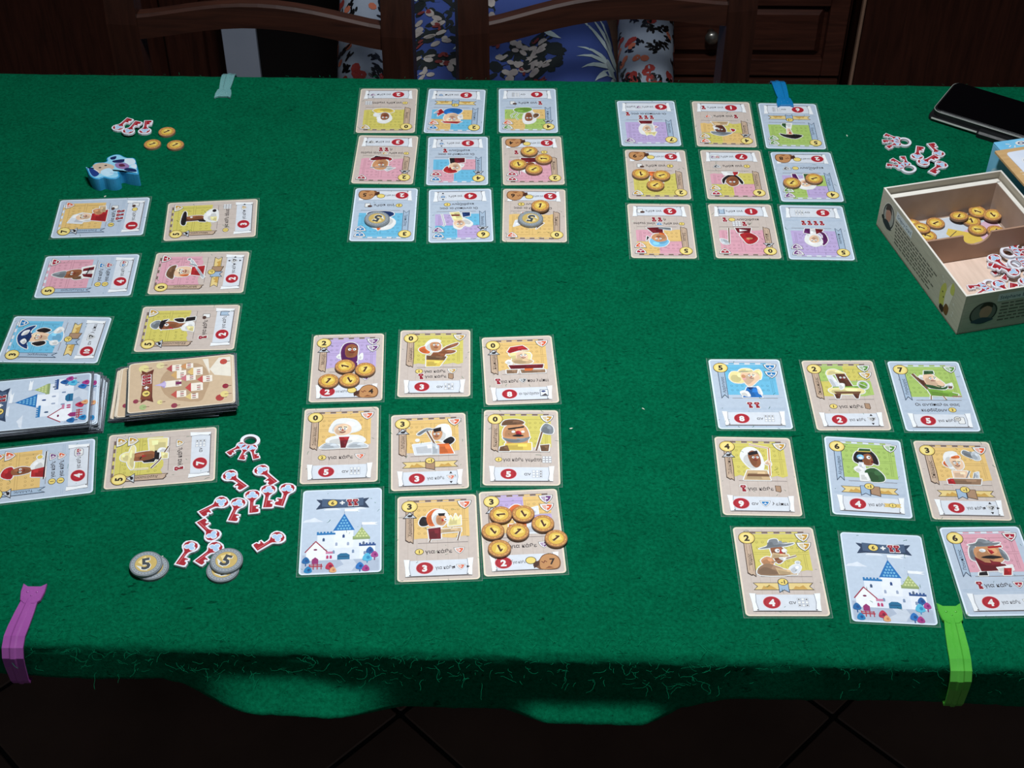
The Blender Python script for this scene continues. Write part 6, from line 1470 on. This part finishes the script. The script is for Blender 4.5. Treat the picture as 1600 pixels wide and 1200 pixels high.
# card insert: lower inner walls, two floors and the divider with its thumb notch
ins = empty('card_insert'); ins.parent = box_root
for c, s in (((BW / 2, 0.1655, 0.0185), (BW - 0.006, 0.006, 0.037)), ((0.1192, BL / 2, 0.0185), (0.0045, BL - 0.014, 0.037)), ((0.0052, BL / 2, 0.0185), (0.004, BL - 0.014, 0.037)), ((BW / 2, 0.0055, 0.0185), (BW - 0.006, 0.004, 0.037))):
    wl = wall('insert_wall', c, s, M_boxin, ins); box_obj('fold_edge', (c[0], c[1], 0.0371), (s[0] * 0.98, s[1] * 0.98, 0.0004), M_rim, wl)
box_obj('compartment_floor', (0.062, 0.0505, 0.0042), (0.110, 0.086, 0.0012), M_floorp, ins); box_obj('compartment_floor', (0.062, 0.1295, 0.0042), (0.110, 0.066, 0.0012), M_boxin, ins)
pts = [(0.0075, 0.004), (0.117, 0.004), (0.117, 0.034)]
for i in range(13):
    a = R(180 * i / 12); pts.append((0.062 + 0.0145 * math.cos(a), 0.034 - 0.0125 * math.sin(a)))
pts.append((0.0075, 0.034))
V, F = prism(pts, -0.001, 0.001); dv_ = mesh_obj('divider', V, F, M_div, ins); dv_.rotation_euler = (R(90), 0, 0); dv_.location = (0, 0.095, 0)
# print on the left wall (reads from the far end to the near end) and on the front wall
k = Ink(0.00004); GRY = (104, 98, 88)
k.ell(20, 24, 12.5, 14.5, (214, 208, 194), n=26); k.ell(20, 24, 11.5, 13.4, (60, 58, 54), n=26); k.ell(20, 24, 9.8, 11.6, (168, 166, 158), n=24)
k.ell(19, 25, 5.4, 7.4, (190, 140, 118), n=18); k.poly(smooth_closed([(12, 27), (15, 35), (22, 35), (25, 28), (20, 31)], 3), (60, 44, 36)); k.poly(smooth_closed([(10, 14), (19, 19), (29, 14), (20, 10)], 3), (50, 52, 56)); k.ell(10, 17, 3, 2.4, (40, 40, 40), n=10)
k.rect(33, 31, 66, 39.5, (220, 224, 226)); k.text('Grégory Grard', 49.5, 35.2, 5.6, (70, 90, 110), 0.01, maxw=29)
rg = random.Random(6); k.up()
for j in range(7):
    x = 34 + j * 0.8; y = 27.5 - j * 3.4
    while x < 114 + rg.uniform(-6, 3):
        w_ = rg.uniform(3, 9); k.rect(x, y, x + w_, y + 1.3, GRY, up=False); x += w_ + 1.4
for pts, c in (([(134, 8), (132, 24), (138, 33), (143, 22), (141, 9)], (196, 192, 96)), ([(143, 8), (141, 26), (148, 40), (153, 34), (151, 18), (149, 8)], (222, 214, 196)), ([(147, 30), (148, 41), (153, 38), (153, 30)], (196, 196, 100)), ([(143, 6), (150, 5), (151, 14), (145, 15)], (116, 78, 44)), ([(136, 4), (143, 3), (143, 9), (137, 9)], (60, 40, 34))):
    k.poly(smooth_closed(pts, 3), c)
for x, y in ((136, 22), (139, 18)): k.ell(x, y, 0.9, 1.0, (50, 44, 40), n=8)
for x, y in ((130, 36), (133, 33), (156, 24), (158, 16), (157, 12)): k.stroke([(x, y), (x + 2, y - 1.6)], 0.8, (230, 230, 224))
o = k.build('printed_side', box_root); o.matrix_local = Matrix(((0, 0, -1, -0.00005), (-1, 0, 0, BL), (0, 1, 0, 0), (0, 0, 0, 1)))
k = Ink(0.00004)
k.ell(22, 21, 13.5, 12.6, (60, 58, 54), n=28); k.ell(22, 21, 12, 11.2, (120, 118, 110), n=26); k.ell(24, 22, 6, 7.6, (190, 146, 122), n=18); k.poly(smooth_closed([(17, 26), (20, 32), (28, 32), (30, 26), (24, 29)], 3), (60, 46, 38)); k.poly(smooth_closed([(11, 12), (22, 16), (34, 12), (22, 9)], 3), (66, 76, 90))
k.rect(33, 32, 74, 40.5, (210, 212, 208)); k.text('Stéphane Escapa', 53.5, 36.2, 5.6, (70, 90, 110), 0.01, maxw=37); k.up()
for j in range(6):
    x = 38; y = 28 - j * 3.8
    while x < 114:
        w_ = rg.uniform(3, 9); k.rect(x, y, x + w_, y + 1.4, GRY, up=False); x += w_ + 1.4
o = k.build('printed_end', box_root); o.matrix_local = Matrix(((1, 0, 0, 0), (0, 0, -1, -0.00005), (0, 1, 0, 0), (0, 0, 0, 1)))
k = Ink(0.00482)
k.poly(smooth_closed([(6.5, 10), (6.5, 22), (12, 27), (17, 24), (19, 16), (16, 8)], 3), (226, 196, 70)); k.ell(10, 22, 3, 3.4, (240, 206, 190), n=10); k.stroke([(16, 24), (22, 34), (20, 41)], 1.6, (206, 150, 90)); k.poly([(8, 9), (16, 8), (15, 14), (9, 15)], (176, 96, 50)); k.ell(11, 22.5, 0.7, 0.8, (60, 40, 40), n=8)
k.build('printed_floor_figure', box_root)

def bxy(u, v): c, s = math.cos(BA), math.sin(BA); return (0.4005 + u * c - v * s, 1.0306 + u * s + v * c)
# leaflet in the far compartment
lx, ly = bxy(0.062, 0.129); lf = empty('leaflet', (lx, ly, TZ + 0.0052), BA); tag(lf, 'pale printed leaflet under the coins in the far box compartment', 'leaflet')
V, F = prism(rounded_rect(0.104, 0.062, 0.001, 2), 0, 0.0004); mesh_obj('paper', V, F, M_rim, lf)
k = Ink(0.00042); k.rect(-51, -30, 51, 30, (206, 214, 224)); k.poly([(-14, -31), (6, 4), (51, 20), (51, -31)], (226, 186, 204)); k.poly([(-6, 6), (0, 14), (24, -2), (26, -24), (18, -31), (6, -31)], (228, 196, 90)); k.stroke([(-26, -14), (6, 8)], 0.8, (70, 60, 66)); k.poly([(-32, -26), (-22, -17), (-17, -21), (-24, -31)], (110, 40, 56)); k.poly([(-51, -31), (-36, -31), (-34, -22), (-51, -20)], (90, 88, 92)); k.poly(smooth_closed([(6, -30), (10, -16), (24, -14), (30, -28)], 3), (176, 180, 176)); k.stroke([(10, -26), (20, -18)], 1.4, (70, 70, 72))
k.build('printed_page', lf)
ZB = 0.0058
for (x, y), z, r_, t_, q in zip([(0.3911, 1.1905), (0.4021, 1.1723), (0.3975, 1.182), (0.4143, 1.1933), (0.4503, 1.1974), (0.4388, 1.2018), (0.4585, 1.2095), (0.4717, 1.2031), (0.453, 1.1832), (0.4706, 1.1809)],
                             (0.0002, 0.0002, 0.0026, 0.0002, 0.0002, 0.0026, 0.0026, 0.0034, 0.0002, 0.0002), (30, 60, 60, 120, 0, 150, 60, 200, 80, 160), ((0, 0), (0, 0), (3, 4), (0, 0), (0, 0), (4, 8), (2, -3), (0, 8), (0, 0), (0, 0)),
                             ('against the left wall, underneath', 'against the left wall, nearest the divider', 'on top of the left group', 'standing alone between the groups', 'mostly hidden under two others', 'left top of the right group', 'farthest of the right group', 'rightmost leaning on another', 'just behind the thumb notch', 'nearest the divider on the right')):
    coin(False, x - 0.001, y - 0.003, ZB + z, r_, f'gold 1 coin in the open box, {q}', G1, t_)
for (x, y, a), z, kd, q in zip([(0.4457, 1.0946, -139), (0.4708, 1.1383, 14), (0.4749, 1.1233, 20), (0.4571, 1.1312, -63), (0.4678, 1.1084, 144), (0.4593, 1.0762, 76), (0.4768, 1.0941, 57), (0.487, 1.088, 20), (0.488, 1.112, -100), (0.452, 1.092, -60), (0.472, 1.121, 200)],
                            (0.0002, 0.0050, 0.0026, 0.0026, 0.0050, 0.0026, 0.0050, 0.0002, 0.0002, 0.0026, 0.0002), ('b', 'b', 'b', True, False, True, False, 'b', False, True, 'b'),
                            ('three-key ring token nearest the yellow printed figure', 'three-key ring token on top by the divider', 'three-key ring token in the middle of the box pile', 'single key token with its head toward the divider', 'single key token lying across the box pile', 'single key token standing by the near box wall', 'single key token on top of the right side of the box pile', 'three-key ring token at the right of the box, half hidden', 'single key token deep at the right of the box', 'single key token under the left ring in the box', 'three-key ring token at the bottom of the box pile')):
    put_key(kd, x, y, 0.0052 + z, a, 'white and red ' + q, 'key ring tokens' if kd == 'b' else GK, (0, 0))
# lid with booklet and card on top
M_lid = noise_mat('sky_blue_print', (110, 184, 222), (132, 200, 232), 40, 0.5)
lux, luy = bxy(0.1405, 0.046); lid = empty('box_lid', (lux, luy, TZ + 0.0002), BA); tag(lid, 'sky blue game box lid behind the open box at the right edge', 'lid')
LH = 0.045
box_obj('top_panel', (0.0635, 0.086, LH - 0.001), (0.127, 0.172, 0.002), M_lid, lid, 0.0005)
for c, s in (((0.0009, 0.086, LH / 2 - 0.001), (0.0018, 0.172, LH - 0.002)), ((0.1261, 0.086, LH / 2 - 0.001), (0.0018, 0.172, LH - 0.002)), ((0.0635, 0.0009, LH / 2 - 0.001), (0.1234, 0.0018, LH - 0.002)), ((0.0635, 0.1711, LH / 2 - 0.001), (0.1234, 0.0018, LH - 0.002))):
    box_obj('lid_wall', c, s, M_lid, lid, 0.0003)
k = Ink(LH + 0.00004)
for x, y, r_ in ((26, 164, 5), (40, 166, 4), (54, 165, 4)): k.ell(x, y, r_ * 1.2, r_ * 0.8, C_['W'], n=14); k.ell(x, y, r_ * 0.7, r_ * 0.45, (70, 70, 120), n=12); k.ell(x, y, r_ * 0.4, r_ * 0.26, C_['W'], n=10)
for x, y, a in ((10, 166, -20), (11, 160, 40), (16, 158, 60)): k.stroke([(x, y), (x + 4 * math.cos(R(a)), y + 4 * math.sin(R(a)))], 1.1, C_['W'])
k.build('printed_top', lid)
k = Ink(0.00004); k.poly(smooth_closed([(30, 2), (34, 14), (42, 18), (48, 10), (56, 14), (60, 2)], 3), (90, 110, 120)); k.poly(smooth_closed([(36, 2), (40, 10), (46, 2)], 3), (196, 186, 160)); k.poly(smooth_closed([(8, 16), (16, 24), (26, 20), (20, 14)], 3), (190, 226, 242)); k.ell(44, 9, 2, 2, (50, 60, 80), n=10)
o = k.build('printed_side', lid); o.matrix_local = Matrix(((0, 0, -1, -0.00005), (-1, 0, 0, 0.172), (0, 1, 0, 0), (0, 0, 0, 1)))
tx, ty = bxy(0.1315 + 0.0625, 0.2 - 0.0845); bk = empty('booklet', (tx, ty, TZ + LH + 0.0006), BA); tag(bk, 'tan wood-printed booklet lying on the blue lid', 'booklet')
V, F = prism(rounded_rect(0.125, 0.169, 0.001, 2), 0, 0.0022); M_tan = noise_mat('tan_wood_print', (206, 168, 116), (190, 152, 102), 20, 0.6, (1, 9, 1)); mesh_obj('pages', V, F, M_tan, bk)
k = Ink(0.00224)
for i, (y, c) in enumerate(((73, (60, 56, 48)), (70, (226, 214, 130)), (67, (226, 214, 130)), (64, (60, 56, 48)))): k.rect(-52, y, -44, y + 2, c)
k.up()
for j in range(10): k.rect(-56, 44 - j * 4.4, -46 + (j % 3), 45.4 - j * 4.4, (226, 206, 176), up=False)
k.build('printed_cover', bk)
wx, wy = bxy(0.1315 + 0.045, 0.1955 - 0.051); wc = empty('reference_card', (wx, wy, TZ + LH + 0.0030), BA + R(2)); tag(wc, 'white rounded reference card on the tan booklet', 'card')
V, F = prism(rounded_rect(0.070, 0.100, 0.004), 0, 0.0006); M_wc = noise_mat('white_card', (222, 228, 240), (214, 222, 236), 60, 0.5); mesh_obj('card_stock', V, F, M_wc, wc)
k = Ink(0.00064); k.poly([(a, b_ + 20) for a, b_ in rounded_rect(54, 36, 5)], (240, 242, 246)); k.ell(-20, 32, 5, 4, (70, 70, 80), n=14); k.ell(-20, 32, 4, 3.1, (214, 210, 214), n=14); key_icon(k, -18, 20, 12); k.text('4', -20, 32, 5, (70, 70, 80)); k.build('printed_face', wc)

# ------------------------------------------------------------------ phone in its case
ph = empty('phone', (0.4505, 1.392, TZ + 0.0002), math.atan2(-0.0361, 0.0557)); tag(ph, 'black phone in an open flip case at the far right corner', 'phone')
M_ph = noise_mat('black_leather', (10, 11, 13), (16, 17, 20), 120, 0.5, bump=0.2); M_glass = new_mat('black_screen_glass', (4, 4, 6), 0.12, coat=0.3); M_edge = noise_mat('polished_metal_edge', (150, 156, 150), (180, 184, 176), 20, 0.35); M_edge.node_tree.nodes['Principled BSDF'].inputs['Metallic'].default_value = 0.3
def slab(name, x0, y0, x1, y1, z0, z1, r_, mat, parent, bev=0.0008):
    V, F = prism([((x0 + x1) / 2 + a, (y0 + y1) / 2 + b_) for a, b_ in rounded_rect(x1 - x0, y1 - y0, r_)], z0, z1, bev); return mesh_obj(name, V, F, mat, parent)
cs = slab('flip_case', -0.003, -0.004, 0.158, 0.073, 0, 0.0042, 0.007, M_ph, ph)
V, F = tube([(0.002, -0.0042, 0.0036), (0.03, -0.0046, 0.0036), (0.053, -0.0046, 0.0036)], 0.0011, 6); mesh_obj('metal_rim', V, F, M_edge, cs)
slab('case_clasp', 0.053, -0.0085, 0.092, 0.004, 0.0002, 0.0068, 0.003, M_ph, cs, 0.002)
bd = slab('phone_body', 0, 0, 0.152, 0.0695, 0.0043, 0.0118, 0.009, M_ph, ph, 0.0012)
V, F = tube([(p[0] + 0.076, p[1] + 0.03475, 0.0104) for p in rounded_rect(0.1522, 0.0697, 0.009)] + [(0.1521, 0.0604, 0.0104)], 0.0005, 6, False); mesh_obj('chrome_band', V, F, M_edge, bd)
slab('screen', 0.002, 0.002, 0.150, 0.0675, 0.0118, 0.0124, 0.007, M_glass, bd, 0.0003)
